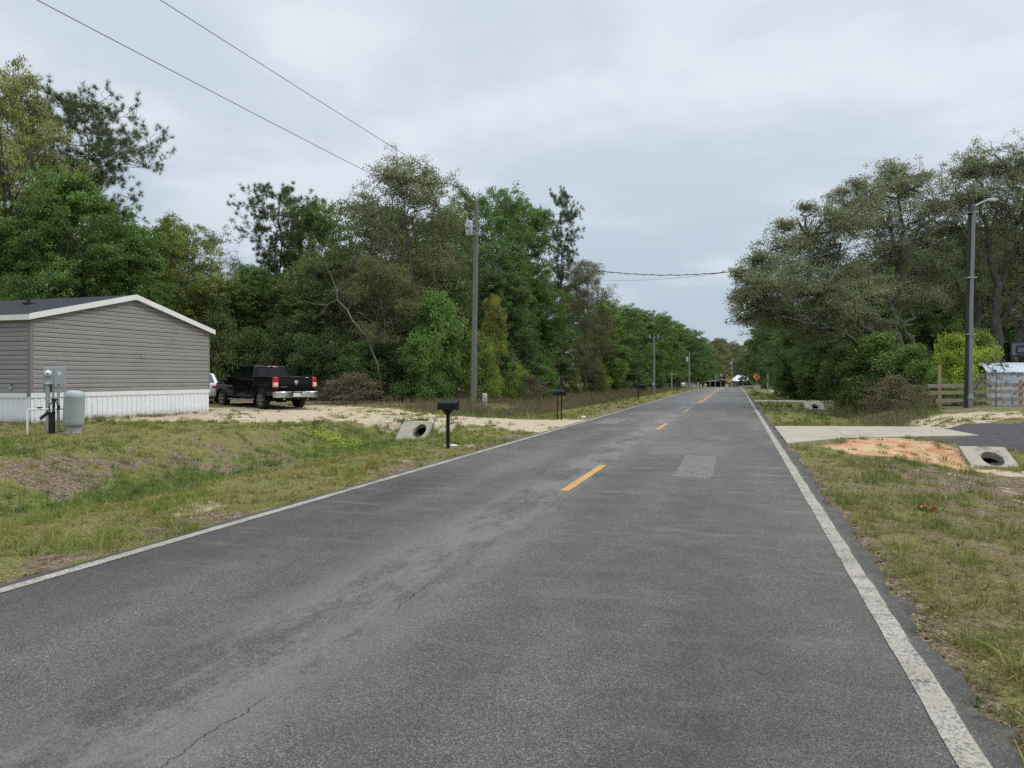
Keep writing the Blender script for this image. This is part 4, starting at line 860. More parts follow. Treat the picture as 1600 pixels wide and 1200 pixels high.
pane('rear_window', Bk, .10, .90, .14, .84, GLS, slant0=.02, slant1=-.02, parent=cab); pane('windscreen', Ft, .06, .94, .08, .94, GLS, parent=cab)
m = MB(); m.box((.86, .02, 1.865), (.07, .30, .05)); bl = m.build('brake_light', CLRL, cab, bevel=.006); m = MB(); m.box((.825, .02, 1.867), (.02, .13, .04)); m.build('red_strip', REDL, bl)
for y in (.38, -.02): pass
m = MB(); m.box((.802, .20, 1.52), (.012, .015, .34)); m.build('slider_seam', UND, cab)
# lamps, bumper, plate, exhaust, mirrors, steps
for s in (1, -1):
    m = MB(); m.box2((-1.225, s * .80, .93), (-1.04, s * (YW + .008), 1.38)); tl = m.build('tail_light', REDL, tr, bevel=.02)
    m = MB(); m.box2((-1.234, s * .83, .99), (-1.10, s * (YW + .014), 1.16)); m.build('reversing_lens', CLRL, tl, bevel=.01)
    m = MB(); m.box((2.72, s * 1.08, 1.34), (.12, .20, .20)); m.box((2.74, s * .97, 1.29), (.08, .12, .05)); m.build('wing_mirror', BLK, tr, bevel=.03)
    m = MB(); m.box((1.85, s * .93, .40), (2.5, .10, .05)); m.box((1.85, s * .80, .45), (.08, .2, .04)); m.box((.9, s * .80, .45), (.08, .2, .04)); m.build('side_step', GALV, tr, bevel=.012)
    m = MB(); m.tube([(-1.0, s * .55, .46), (-1.27, s * .57, .45)], .045, 12, False); m.tube([(-1.26, s * .57, .45), (-1.20, s * .57, .452)], .038, 12); m.build('exhaust_tip', CHR, tr, smooth=60)
    for x in (1.02, 2.0):
        m = MB(); m.box((x, s * 1.0, 1.13), (.2, .03, .035)); m.build('door_handle', BLK, tr, bevel=.01)
    m = MB(); m.box2((4.28, s * .60, .92), (4.47, s * .9, 1.08)); m.build('headlight', CLRL, tr, bevel=.02)
    for x in (1.60, .76, 2.62):
        pass
m = MB(); m.prism([(-1.36, -1.0), (-1.40, -.8), (-1.40, -.36), (-1.34, -.24), (-1.34, .24), (-1.40, .36), (-1.40, .8), (-1.36, 1.0), (-1.1, 1.02), (-1.1, .9), (-1.24, .8), (-1.24, -.8), (-1.1, -.9), (-1.1, -1.02)], .52, .72, lambda u, v, w: (u, v, w))
m.v = [(x, y, z + (.05 if abs(y) > .3 and z > .6 else 0)) for x, y, z in m.v]
bp = m.build('rear_bumper', CHR, tr, smooth=30, bevel=.02)
m = MB(); m.box((-1.31, 0, .745), (.12, .5, .02)); m.build('step_pad', BLACKP, bp)
m = MB(); m.box((-1.352, .03, .635), (.012, .32, .16)); m.build('licence_plate', plain('plate_white', (.6, .62, .62), .5, var=.15, scale=30), bp)
m = MB(); m.box((-1.3, 0, .46), (.3, .07, .07)); m.build('tow_hitch', UND, tr)
m = MB(); m.tube([(3.1, -.93, 1.25), (3.02, -.93, 1.75)], .008, 5); m.build('antenna', BLACKP, tr)
def wheel_mesh():
    w_ = MB(); rx = Matrix.Rotation(R(90), 3, 'X')
    w_.lathe([(.27, -.13), (.37, -.135), (.395, -.11), (.405, -.06), (.405, .06), (.395, .11), (.37, .135), (.27, .13)], 36, (0, 0, 0), rx)
    tyre = w_.build('tyre', RUB, None, smooth=35)
    h = MB(); h.lathe([(.27, -.10), (.27, .115), (.255, .12), (.24, .10), (.235, .04)], 32, (0, 0, 0), rx)
    for k in range(6):
        a = k * math.pi / 3
        for da in (-.17, .17):
            u, v = Vector((math.cos(a + da * .4) * .05, -.10, math.sin(a + da * .4) * .05)), Vector((math.cos(a + da) * .245, -.115, math.sin(a + da) * .245)); h.bar(u, v, .05, .035)
    h.lathe([(.07, .08), (.07, .12), (.05, .135), (.005, .135)], 16, (0, 0, 0), rx)
    rim = h.build('rim', ALU, None, smooth=40)
    d = MB(); d.lathe([(.235, .02), (.235, .03), (.1, .03)], 24, (0, 0, 0), rx); disc = d.build('brake_disc', UND, None)
    return tyre, rim, disc
TW = wheel_mesh(); first = True
def put_wheel(root, x, y, z, s, sc_=1.0):
    global first
    e = bpy.data.objects.new('wheel', None); COL.objects.link(e); e.parent = root; e.location = (x, y, z); e.rotation_euler = (0, 0, 0 if s < 0 else math.pi); e.scale = (sc_,) * 3
    for o in TW:
        c = o if first else o.copy()
        if not first: COL.objects.link(c)
        c.parent = e
    first = False
for x in (0, WB):
    for s in (1, -1): put_wheel(tr, x, s * .86, .40, s)

# ------------------------------------------------------------------ white car, nearly hidden by the house corner
cp_ = gnd(313, 35.8)
car = thing('parked_car', 'white car almost hidden between the mobile home and the black pickup', 'car', cp_, R(131))
so_ = [(-2.2, .35), (-1.75, .28)] + [(-1.35 + .34 * math.cos(R(180 - 18 * i)), .3 + .34 * math.sin(R(180 - 18 * i))) for i in range(11)] + [(1.02, .28)] + [(1.38 + .34 * math.cos(R(180 - 18 * i)), .3 + .34 * math.sin(R(180 - 18 * i))) for i in range(11)] + [(2.1, .3), (2.3, .5), (2.25, .72), (1.3, .92), (-1.5, .98), (-2.2, .96), (-2.28, .7)]
WHP = paint('white_paint', (.62, .63, .63), .3)
m = MB(); m.prism(so_, -.88, .88); cb = m.build('body', WHP, car, smooth=30, bevel=.05, seg=3)
fc = frustum(-2.0, 1.15, -1.15, .25, .82, .62, .93, 1.45); m = MB(); m.add(fc, [(0, 1, 2, 3), (4, 5, 6, 7), (0, 1, 5, 4), (1, 2, 6, 5), (2, 3, 7, 6), (3, 0, 4, 7)]); cc2 = m.build('cabin', WHP, car, smooth=30, bevel=.06, seg=3)
pane('rear_window', (fc[3], fc[0], fc[4], fc[7]), .1, .9, .1, .9, GLS, parent=cc2); pane('windscreen', (fc[1], fc[2], fc[6], fc[5]), .1, .9, .1, .9, GLS, parent=cc2)
for Q4 in ((fc[2], fc[3], fc[7], fc[6]), (fc[0], fc[1], fc[5], fc[4])): pane('window', Q4, .1, .9, .15, .9, GLS, parent=cc2)
for s in (1, -1):
    m = MB(); m.box((-2.22, s * .68, .8), (.12, .3, .14)); m.build('tail_light', REDL, car, bevel=.02)
    for x in (-1.35, 1.38): put_wheel(car, x, s * .78, .32, s, .79)
m = MB(); m.box((-2.29, 0, .62), (.02, .34, .15)); m.build('licence_plate', bpy.data.materials['plate_white'], car)

# ------------------------------------------------------------------ mailboxes
MBX = plain('mailbox_black', (.008, .008, .0085), .45, var=.3, spec=.22)
def arch_box(L, W, H, n=10):
    h = H - W / 2; o = [(-W / 2, 0), (W / 2, 0)] + [(W / 2 * math.cos(math.pi * i / n), h + W / 2 * math.sin(math.pi * i / n)) for i in range(n + 1)]
    m = MB(); m.prism(o, -L / 2, L / 2, lambda u, v, w: (w, u, v)); return m
def mailbox(label, loc, rz, zb, L, W, H, posts):
    t_ = thing('mailbox', label, 'mailbox', loc, rz, None)
    o = arch_box(L, W, H).build('box', MBX, t_, smooth=40, bevel=.004); o.location = (0, 0, zb)
    d = arch_box(.02, W + .012, H + .008).build('door', MBX, t_, smooth=40, bevel=.003); d.location = (L / 2 + .011, 0, zb - .002)
    m = MB(); m.box((L / 2 + .025, 0, zb + H * .8), (.02, .04, .02)); m.build('latch', MBX, d).location = (-(L / 2 + .011), 0, -(zb - .002))
    m = MB(); m.box((L * .2, -W / 2 - .01, zb + H * .45), (.025, .012, .1)); m.box((L * .2 + .03, -W / 2 - .01, zb + H * .62), (.07, .01, .05)); m.build('flag', MBX, t_)
    for fn in posts: fn(t_)
    return t_
p = gnd(700, 16.4)
def post1(t_):
    m = MB(); m.box2((-.035, -.035, -.3), (.035, .035, .80)); m.build('post', MBX, t_, bevel=.004)
    m = MB(); m.add([(-.035, -.035, .78), (.035, -.035, .78), (.035, .035, .78), (-.035, .035, .78), (-.12, -.07, .895), (.12, -.07, .895), (.12, .07, .895), (-.12, .07, .895)], [(3, 2, 1, 0), (4, 5, 6, 7), (0, 1, 5, 4), (1, 2, 6, 5), (2, 3, 7, 6), (3, 0, 4, 7)]); m.build('bracket', MBX, t_)
mailbox('black mailbox nearest the viewer on a single flared post, before the culvert', p, R(4), .895, .46, .17, .20, [post1])
p = gnd(874, 26.6)
def post2(t_):
    for x in (-.07, .08):
        m = MB(); m.box2((x - .016, -.016, -.3), (x + .016, .016, .92)); m.build('leg', MBX, t_)
mailbox('black mailbox standing on two thin legs at the sand driveway mouth', p, R(-2), .92, .45, .18, .2, [post2])
WOODD = plain('dark_wood', (.045, .032, .025), .8, var=.4, scale=12)
p = gnd(997, 52)
def post3(t_):
    m = MB(); m.box2((-.34, -.05, -.3), (-.24, .05, 1.3)); m.build('post', WOODD, t_)
    m = MB(); m.box2((-.24, -.04, .82), (.28, .04, .92)); m.build('arm', WOODD, t_); m = MB(); m.bar((-.28, 0, .5), (.1, 0, .84), .07, .07); m.build('brace', WOODD, t_)
mailbox('black mailbox on a wooden post with an arm and diagonal brace', p + Vector((.3, 0, 0)), R(-6), .93, .5, .19, .22, [post3])

# ------------------------------------------------------------------ white marker, utility poles, wires
p = gnd(757.5, 38.5)
mk = thing('utility_marker', 'short white utility pedestal right of the wooden transformer pole', 'utility marker', p)
m = MB(); m.box2((-.1, -.08, -.2), (.1, .08, .58)); m.build('post', PVC, mk, bevel=.01); m = MB(); m.box2((-.105, -.085, .5), (.105, .085, .64)); m.build('cap', PVC, mk, bevel=.02); m = MB(); m.box((.03, -.083, .4), (.1, .008, .1)); m.build('plate', plain('grey_plate', (.3, .32, .33), .5), mk)
def polewood(name, c):
    n = N(name); p = n.pos(); f = n.noise(n.mapv(p, (1, 1, .06)), 26, 7, .7); g_ = n.noise(p, 1.2, 5)
    return n.fin(n.mix(g_, n.mix(f, tuple(x * .55 for x in c), tuple(x * 1.4 for x in c)), n.mix(f, tuple(x * .7 for x in c), tuple(x * 1.8 for x in c))), .9, .15, nrm=n.bump(f, .6, .01))
PW = polewood('pole_wood', (.165, .155, .135)); PWD = polewood('dark_pole_wood', (.05, .046, .04)); PORC = plain('porcelain', (.4, .41, .42), .3, var=.15); CAN = plain('transformer_grey', (.52, .56, .60), .4, var=.08); WIREM = plain('wire', (.09, .092, .098), .6, var=.3)
def pole_thing(label, base, top, r0, r1, mat=PW, tilt=None):
    t_ = thing('utility_pole', label, 'utility pole', base); d = Vector(top) - Vector(base)
    m = MB(); m.tube([Vector((0, 0, -.6)), d * .02, d * .5, d * .97, d], [r0, r0, (r0 + r1) / 2, r1, r1 * .8], 14); m.build('pole', mat, t_, smooth=50); return t_, d
b = gnd(739.5, 37.2); top = at(744.5, 315, 37.2)
up, d = pole_thing('weathered wooden utility pole carrying a pale transformer can', b, top, .15, .105)
q0 = b + d * .85
tc = Vector(at(733, 357, 37.0)) - b
m = MB(); m.lathe([(.02, .40), (.17, .37), (.2, .33), (.205, .31), (.19, .30), (.19, -.34), (.17, -.37), (.02, -.38)], 24, tc); can = m.build('transformer', CAN, up, smooth=45)
m = MB(); m.lathe([(.04, .36), (.04, .42), (.06, .44), (.035, .47), (.055, .5), (.03, .53), (.04, .56), (.01, .6)], 12, tc + Vector((-.08, -.06, 0))); m.lathe([(.03, -.05), (.03, .05)], 10, tc + Vector((-.22, 0, .2)), Matrix.Rotation(R(90), 3, 'Y')); m.build('bushing', PORC, can, smooth=40)
m = MB(); m.box(tc + Vector((.22, .02, .12)), (.14, .08, .07)); m.box(tc + Vector((.22, .02, -.15)), (.14, .08, .07)); m.build('bracket', GALV, up)
m = MB(); m.box(tc + Vector((-.02, -.19, -.02)), (.1, .02, .12)); m.build('number_plate', plain('dark_mark', (.05, .05, .06), .5), can)
m = MB(); cpos = Vector(at(727, 322, 37.0)) - b; m.lathe([(.05, -.17), (.06, -.08), (.04, -.05), (.06, 0), (.04, .03), (.06, .08), (.05, .17)], 12, cpos); m.bar(cpos, d * .965, .05, .05); m.build('fuse_cutout', plain('cutout_brown', (.05, .035, .03), .4), up)
m = MB(); m.tube([cpos + Vector((0, 0, -.17)), cpos + Vector((.02, 0, -.5)), tc + Vector((-.08, -.06, .6))], .012, 5); m.tube([tc + Vector((.1, -.15, .1)), tc + Vector((.15, -.25, -.2)), tc + Vector((.1, -.22, -.5)), tc + Vector((.38, -.1, -.62))], .02, 6); m.tube([d + Vector((0, 0, -.1)), cpos + Vector((.1, -.05, .25)), cpos + Vector((0, 0, .17))], .012, 5); m.build('jumper_cable', WIREM, up)
m = MB(); m.lathe([(.03, 0), (.05, .05), (.03, .1), (.045, .13), (.02, .18)], 12, d); m.build('insulator', PORC, up, smooth=50)
m = MB(); m.bar(tc + Vector((.30, 0, -.28)), tc + Vector((.62, 0, -.28)), .05, .05); m.build('spool_arm', GALV, up)
m = MB(); m.tube([Vector((.16, -.04, -.2)), d * .5 + Vector((.135, -.04, 0)), d * .82 + Vector((.12, -.04, 0))], .014, 5); m.build('ground_rod_wire', GALV, up)
def catenary(p, q, sag, n=24):
    p, q = Vector(p), Vector(q); return [p + (q - p) * (i / n) - Vector((0, 0, sag * 4 * (i / n) * (1 - i / n))) for i in range(n + 1)]
def wire(label, p, q, sag, r, twist=0):
    pts = catenary(p, q, sag, 60 if twist else 28); o = pts[0].copy(); m = MB()
    m.tube([x - o for x in pts], r, 5)
    if twist:
        pts2 = catenary(p, q, sag, 240); m.tube([x - o + Vector((0, 0, .022 * math.sin(i * .7))) + Vector((.018 * math.cos(i * .7), .018 * math.cos(i * .7), 0)) for i, x in enumerate(pts2)], r * .8, 4)
    ob = m.build('power_line', WIREM, None, smooth=60); ob.location = o; return tag(ob, label, 'power line')
ptop = b + d * 1.012; pn = b + d * .885 + Vector((-.15, 0, 0))
wire('upper bare overhead wire running from the transformer pole top across the sky', ptop, (ptop.x - .3, -32, 10.6), .30, .010)
wire('lower bare overhead wire reaching the transformer pole below its top', pn, (pn.x - .3, -32, 9.3), .42, .010)
# street light on the right: wooden pole with a steel riser and lamp arm
sb = gnd(1512, 30.5); sb.z += 0; stp = at(1517.5, 310, 30.5)
slp, d2 = pole_thing('dark wooden pole with a steel riser and curved street light arm', sb, stp, .15, .11, PWD)
slp.name = 'street_light'; slp['category'] = 'street light'
fwd = (Vector((0, 0, 0)) - Vector((sb.x, sb.y, 0))).normalized(); rgt = Vector((CT, ST, 0))
rb = fwd * .20 + rgt * .12
m = MB(); m.tube([rb + Vector((0, 0, -.4)), rb + Vector((0, 0, .38)), rb + Vector((0, 0, .40)), rb + Vector((0, 0, .62))], [.10, .10, .135, .075], 14); m.tube([rb + Vector((0, 0, .6)), rb + Vector((.02, 0, 4)), rb + d2 * .965 + Vector((0, 0, 0))], [.078, .075, .07], 12); m.build('steel_riser', plain('riser_steel', (.22, .24, .255), .5, .3, var=.15), slp, smooth=40)
for f in (.35, .62, .93):
    m = MB(); m.box(d2 * f + rb * .5, (.36, .3, .05)); m.build('strap', GALV, slp)
ab = d2 * .955 + rb
arm = [ab, ab + rgt * .16 + Vector((0, 0, .10)), ab + rgt * .40 + Vector((0, 0, .22)), ab + rgt * .62 + Vector((0, 0, .29))]
m = MB(); m.tube(arm, [.035, .033, .03, .03], 8); m.build('lamp_arm', GALV, slp, smooth=60)
m = MB(); hd = arm[-1]; hm = MB(); hm.add([hd + rgt * u + fwd * v + Vector((0, 0, w_)) for u, v, w_ in [(-.08, -.05, -.03), (-.08, .05, -.03), (.2, .1, -.035), (.42, .06, 0.0), (.42, -.06, 0.0), (.2, -.1, -.035), (-.08, -.04, .05), (-.08, .04, .05), (.2, .08, .09), (.42, .05, .05), (.42, -.05, .05), (.2, -.08, .09)]],
       [(0, 1, 2, 3, 4, 5), (6, 7, 8, 9, 10, 11)] + [(i, (i + 1) % 6, (i + 1) % 6 + 6, i + 6) for i in range(6)]); lh = hm.build('lamp_head', CAN, slp, smooth=50, bevel=.01)
m = MB(); m.box(hd + rgt * .2 + Vector((0, 0, -.045)), (.22, .12, .03)); m.build('lens', CLRL, lh)
m = MB(); m.box(ab + Vector((-.05, 0, -.1)) + fwd * .1, (.16, .14, .22)); m.build('junction_box', plain('box_dark', (.08, .08, .085), .5), slp, bevel=.01)
dr = d2 * .965 + Vector((-.12, 0, 0)); m = MB(); m.tube([dr, dr + rgt * -.35 + Vector((0, 0, -.28)), dr + rgt * -.45 + Vector((0, 0, -.5)), dr + rgt * -.5 + Vector((0, 0, .0)), at(1478, 332, 30.2) - sb], .016, 5); m.build('drip_loop', WIREM, slp)
wire('thick twisted service cable sagging across the road to the street light', b + tc + Vector((.4, -.1, -.6)), at(1480, 332, 30.3), 2.25, .017, 1)
wire('thin telephone wire sagging across the road just under the service cable', at(880, 433, 60), at(1500, 345, 31), 1.15, .010)
# far poles
def far_pole(label, px, z, ytop, r, can=None, sgn=None, lamp=False):
    bb = gnd(px, z); tt = at(px + .6, ytop, z); t_, dd = pole_thing(label, bb, tt, r, r * .7, polewood('pole_wood_far', (.22, .215, .2)) if 'pole_wood_far' not in bpy.data.materials else bpy.data.materials['pole_wood_far'])
    if can is not None:
        m = MB(); cc3 = dd * can + Vector((-.32, -.1, 0)); m.lathe([(.02, .4), (.19, .36), (.19, -.36), (.02, -.4)], 14, cc3); m.build('transformer', CAN, t_, smooth=45); m = MB(); m.box(dd * can + Vector((-.12, 0, 0)), (.3, .08, .08)); m.build('bracket', GALV, t_)
    if lamp:
        m = MB(); m.bar(dd * .985 + Vector((-.5, 0, 0)), dd * .985 + Vector((.5, 0, 0)), .09, .11); m.build('crossarm', PW, t_)
        for x in (-.45, .4): m = MB(); m.lathe([(.05, 0), (.08, .1), (.05, .2), (.02, .26)], 10, dd * .985 + Vector((x, 0, .05))); m.build('insulator', PORC, t_)
    m = MB(); m.lathe([(.03, 0), (.05, .06), (.02, .16)], 10, dd); m.build('cap', PORC, t_)
    return t_, dd
u2, d_ = far_pole('slim pale utility pole with a crossarm, before the left tree line', 1021.5, 72, 527, .13, lamp=True)
m = MB(); m.lathe([(.14, 0), (.14, .02)], 8, d_ * .19 + Vector((0, -.16, 0)), Matrix.Rotation(R(90), 3, 'X')); m.build('round_plate', plain('plate_pale', (.55, .56, .57), .5), u2)
far_pole('distant utility pole with a small transformer left of the road end', 1076.5, 110, 551, .14, can=.82)
far_pole('farthest utility pole with transformer standing beyond the road end', 1143.5, 215, 560, .16, can=.84)
def small_post(label, px, z, yt, r, bar=None, mat=None, cat='post', nm='post'):
    bb = gnd(px, z); h = EYE + (HY - yt) / F * z - bb.z; t_ = thing(nm, label, cat, bb)
    m = MB(); m.tube([(0, 0, -.3), (0, 0, h)], [r, r * .9], 8); m.build('shaft', mat or PVC, t_)
    m = MB(); m.lathe([(r * 1.2, 0), (r * 1.2, .04), (r * .5, .08)], 8, (0, 0, h)); m.build('cap', mat or PVC, t_)
    if bar: m = MB(); m.bar((-bar, 0, h - .1), (bar, 0, h - .1), .07, .12); m.build('crossbar', mat or PVC, t_)
    return t_
PALEW = plain('pale_wood', (.38, .36, .3), .8, var=.3)
small_post('low pale post with a crossbar in the tall dry grass', 1049.5, 85, 583, .08, .5, PALEW)
small_post('thin dark stake at the left road edge beyond the third mailbox', 1057.5, 82, 600, .05, None, WOODD)
small_post('leaning grey post at the far right verge near the dark bush', 1199.5, 88, 584, .09, None, PALEW)
small_post('short white post left of the far carport', 1090.5, 125, 598, .1, .12, PVC); small_post('short white post with a wide top nearest the far carport', 1102.5, 135, 600, .11, .3, PVC)

# ------------------------------------------------------------------ culvert ends
def culvert(S, label):
    x0, x1 = S['x']; y0, y1 = S['y']; z0, z1 = S['z']
    pz = zg((x0 + x1) / 2, y0 - .2) if False else 0
    t_ = thing('culvert_end', label, 'culvert', ((x0 + x1) / 2, y0, z0 + S.get('dz', 0)))
    Wd = (x1 - x0) / 2; Dp = y1 - y0; Hh = z1 - z0; hx = S['hx'] - (x0 + x1) / 2; hr = S['hr']; ht = S['ht']   # hole
    n = 32; L = math.hypot(Dp, Hh); es = L / Hh                      # the pipe cut by the sloping face
    h0 = S.get('h0', .03); vc = (h0 + ht / 2) * es; inner = []; outer = []
    for k in range(n):
        a = 2 * math.pi * k / n; inner.append((hx + hr * math.cos(a), vc + ht / 2 * es * math.sin(a)))
        c, s = math.cos(a), math.sin(a); tl = 1e9
        for (lim, comp, o) in ((Wd, c, hx), (-Wd, c, hx), (L, s, vc), (0, s, vc)):
            if abs(comp) > 1e-6:
                tq = (lim - o) / comp
                if tq > 0: tl = min(tl, tq)
        outer.append((hx + c * tl, vc + s * tl))
    for cx_, cy_ in ((-Wd, 0), (Wd, 0), (Wd, L), (-Wd, L)):
        k = min(range(n), key=lambda i: (outer[i][0] - cx_) ** 2 + (outer[i][1] - cy_) ** 2); outer[k] = (cx_, cy_)
    ey, ez = Dp / L, Hh / L; ny, nz = -ez, ey
    def P(uv, o): return (uv[0], uv[1] * ey + ny * o, uv[1] * ez + nz * o)
    vs = [P(q, .03) for q in outer] + [P(q, .03) for q in inner] + [P(q, -.13) for q in inner] + [P(q, -.13) for q in outer]
    fs = []
    for k in range(n):
        j = (k + 1) % n; fs += [(k, j, n + j, n + k), (n + k, n + j, 2 * n + j, 2 * n + k), (2 * n + k, 2 * n + j, 3 * n + j, 3 * n + k), (3 * n + k, 3 * n + j, j, k)]
    m = MB(); m.add(vs, fs); m.build('apron', CONC2, t_)
    m = MB(); ring = [(hx + (hr + .0) * math.cos(2 * math.pi * k / n), h0 + ht / 2 + (ht / 2) * math.sin(2 * math.pi * k / n)) for k in range(n)]
    f1 = [(u, (v / Hh) * Dp + .10, v) for u, v in ring]; f2 = [(u, Dp + 1.6, v) for u, v in ring]
    m.add(f1 + f2, [(k, (k + 1) % n, n + (k + 1) % n, n + k) for k in range(n)] + [tuple(range(n, 2 * n))]); m.build('pipe', plain('pipe_dark', (.05, .047, .042), .9, var=.3), t_, smooth=60)
    return t_
def offp(S, Y): S['z'] = tuple(v + lp(Y) for v in S['z']); return S
culvert(SLAB_L, 'pale concrete culvert end in the left ditch under the sand driveway')
culvert(SLAB_R, 'sloping concrete culvert end beside the orange clay on the right')
culvert(SLAB_R2, 'small concrete culvert end under the second right driveway'); culvert(offp(SLAB_R3, 94), 'farthest culvert end by the side road, partly hidden in weeds')

# ------------------------------------------------------------------ fence, shed, hoop on the right
FW = polewood('fence_wood', (.30, .27, .22)); FW2 = polewood('new_fence_wood', (.36, .25, .15))
fl = gnd(1464, 31.2)
fe = thing('board_fence', 'grey weathered three-rail board fence in front of the metal shed', 'fence', fl)
fd = (gnd(1595, 32.2) - fl); fd.z = .05; fu = Vector((fd.x, fd.y, 0)).normalized()
m = MB(); m.bar((0, 0, -.3) , (0, 0, 1.95), .12, .12); m.v = [(x + .1, y, z) for x, y, z in m.v]; m.build('tall_post', FW2, fe)
for k, (f, h, mt_) in enumerate(((.40, 1.05, FW), (1.0, 1.28, FW2), (1.62, 1.2, FW2), (2.2, 1.2, FW))):
    q_ = fd * f; m = MB(); m.bar((q_.x, q_.y, -.3), (q_.x, q_.y, h), .13, .13); m.build('post', mt_, fe)
nrm_ = Vector((fu.y, -fu.x, 0))
for zz, e0 in ((1.02, -.12), (.72, -.1), (.36, -.03), (.03, 0)):
    for f0, f1 in ((e0, .402), (.408, .998), (1.004, 2.2)):
        a = fd * f0 + nrm_ * .08 + Vector((0, 0, zz)); c_ = fd * f1 + nrm_ * .08 + Vector((0, 0, zz + random.uniform(-.015, .02))); m = MB(); m.bar(a, c_, .035, .16); m.build('rail', FW, fe)
m = MB(); m.bar((-.28, -.1, -.2), (-.2, -.05, .62), .11, .06); m.bar((-.16, -.12, .02), (-.3, -.1, .45), .07, .05); tag(m.build('broken_board', PALE), 'short broken pale boards leaning at the left end of the board fence', 'board').location = fl
fl2 = gnd(1305, 44.5)
f2 = thing('board_fence', 'dim brown board fence half hidden under the dark low oak', 'fence', fl2)
fd2 = gnd(1334, 44) - fl2
for f in (0, .55, 1.1): m = MB(); q_ = fd2 * f; m.bar((q_.x, q_.y, -.3), (q_.x, q_.y, 1.25), .12, .12); m.build('post', FW, f2)
for zz in (1.1, .78, .46, .14): m = MB(); m.bar(Vector((-.1, -.09, zz)), fd2 * 1.15 + Vector((0, -.09, zz)), .035, .15); m.build('rail', FW, f2)
SHED = plain('shed_white_metal', (.60, .63, .68), .35, var=.08, scale=1.2, dirt=((.4, .4, .4), .3)); SHEDR = plain('shed_roof', (.40, .46, .52), .5, .0, var=.08)
sp_ = gnd(1542, 34.5); sp_.z -= .05
sh = thing('metal_shed', 'white ribbed metal shed behind the board fence', 'shed', sp_, TH + R(-6))
m = MB(); u = 0; pts = []
while u < 5.0: pts += [(u, 0), (u + .17, 0), (u + .185, .018), (u + .21, .018), (u + .225, 0)]; u += .24
vs = []; fs = []
for a, o in pts: vs += [(a, -o, -.2), (a, -o, 1.62)]
fs = [(2 * i, 2 * i + 2, 2 * i + 3, 2 * i + 1) for i in range(len(pts) - 1)]
m.add(vs, fs); m.box2((.0, .005, -.2), (5.0, 3, 1.61)); m.build('wall', SHED, sh)
m = MB(); m.prism([(-.08, 1.60), (.30, 1.94), (1.5, 2.1), (2.7, 1.94), (3.08, 1.60), (3.08, 1.64), (2.7, 1.98), (1.5, 2.15), (.3, 1.99), (-.08, 1.66)], -.04, 5.06, lambda u, v, w: (w, u, v)); m.build('roof', SHEDR, sh)
m = MB(); m.box2((-.03, -.045, 1.60), (5.05, -.022, 1.66)); m.build('eave_trim', plain('eave_dark', (.12, .12, .13), .5), sh)
m = MB(); m.box2((-.02, -.028, -.2), (.06, .0, 1.6)); m.build('corner_trim', SHED, sh)
hb = gnd(1596, 37.0)
hoop = thing('basketball_hoop', 'basketball backboard with black frame above the metal shed roof', 'basketball hoop', hb, TH + R(-28))
z0 = EYE + (HY - 556) / F * 37 - hb.z; z1 = EYE + (HY - 537) / F * 37 - hb.z
m = MB()
for a, c_ in (((-.45, 0, z0), (.45, 0, z0)), ((-.45, 0, z1 + .1), (.45, 0, z1 + .1)), ((-.45, 0, z0), (-.45, 0, z1 + .1)), ((.45, 0, z0), (.45, 0, z1 + .1)), ((-.2, 0, z0 + .15), (.2, 0, z0 + .15)), ((-.2, 0, z0 + .5), (.2, 0, z0 + .5)), ((-.2, 0, z0 + .15), (-.2, 0, z0 + .5)), ((.2, 0, z0 + .15), (.2, 0, z0 + .5))): m.bar(a, c_, .06, .06)
m.build('frame', BLACKP, hoop)
m = MB(); m.box((0, .03, (z0 + z1) / 2 + .05), (.9, .02, z1 - z0 + .1)); m.build('backboard', plain('backboard_glass', (.14, .15, .155), .3, var=.1), hoop)
m = MB(); m.tube([(math.cos(k * .3927) * .23, -.28 + math.sin(k * .3927) * .23, z0 - .05) for k in range(17)], .02, 6); m.box((0, -.04, z0 - .05), (.2, .1, .08)); m.build('rim', BLACKP, hoop)
m = MB(); m.tube([(0, .6, -.2), (0, .6, z0 - .4), (0, .12, z0 + .25)], .06, 8); m.build('pole', BLACKP, hoop)

# ------------------------------------------------------------------ far end: stop ahead sign, yellow signs, houses
SY = plain('sign_yellow', (.78, .36, .02), .45, var=.06); SB = plain('sign_black', (.012, .012, .012), .5); SR = plain('sign_red', (.42, .02, .02), .45)
sgp = gnd(1182.5, 118)
sg = thing('warning_sign', 'yellow diamond stop ahead sign on a thin steel post', 'road sign', sgp, R(2))
zc = EYE + (HY - 588.5) / F * 118 - sgp.z
m = MB(); m.box2((-.04, .02, -.3), (.04, .06, zc + .4)); m.build('post', GALV, sg)
m = MB(); m.prism([(0, -.62), (.62, 0), (0, .62), (-.62, 0)], 0, .015, lambda u, v, w: (u, w, zc + v)); pl = m.build('panel', SY, sg)
m = MB(); m.prism([(.24 * math.cos(R(22.5 + 45 * k)), -.12 + .24 * math.sin(R(22.5 + 45 * k))) for k in range(8)], -.012, -.004, lambda u, v, w: (u, w, zc + v)); m.build('octagon_symbol', SR, pl)
m = MB(); m.prism([(-.05, .14), (.05, .14), (.05, .26), (.14, .26), (0, .42), (-.14, .26), (-.05, .26)], -.012, -.004, lambda u, v, w: (u, w, zc + v)); m.build('arrow_symbol', SB, pl)
sgp = gnd(1138.5, 205)
sg2 = thing('yellow_sign', 'yellow sign pair on a post left of the farthest utility pole', 'road sign', sgp)
za_ = EYE + (HY - 589.3) / F * 205 - sgp.z; zb_ = EYE + (HY - 595) / F * 205 - sgp.z
m = MB(); m.box2((-.06, .03, -.3), (.06, .1, za_)); m.build('post', WOODD, sg2)
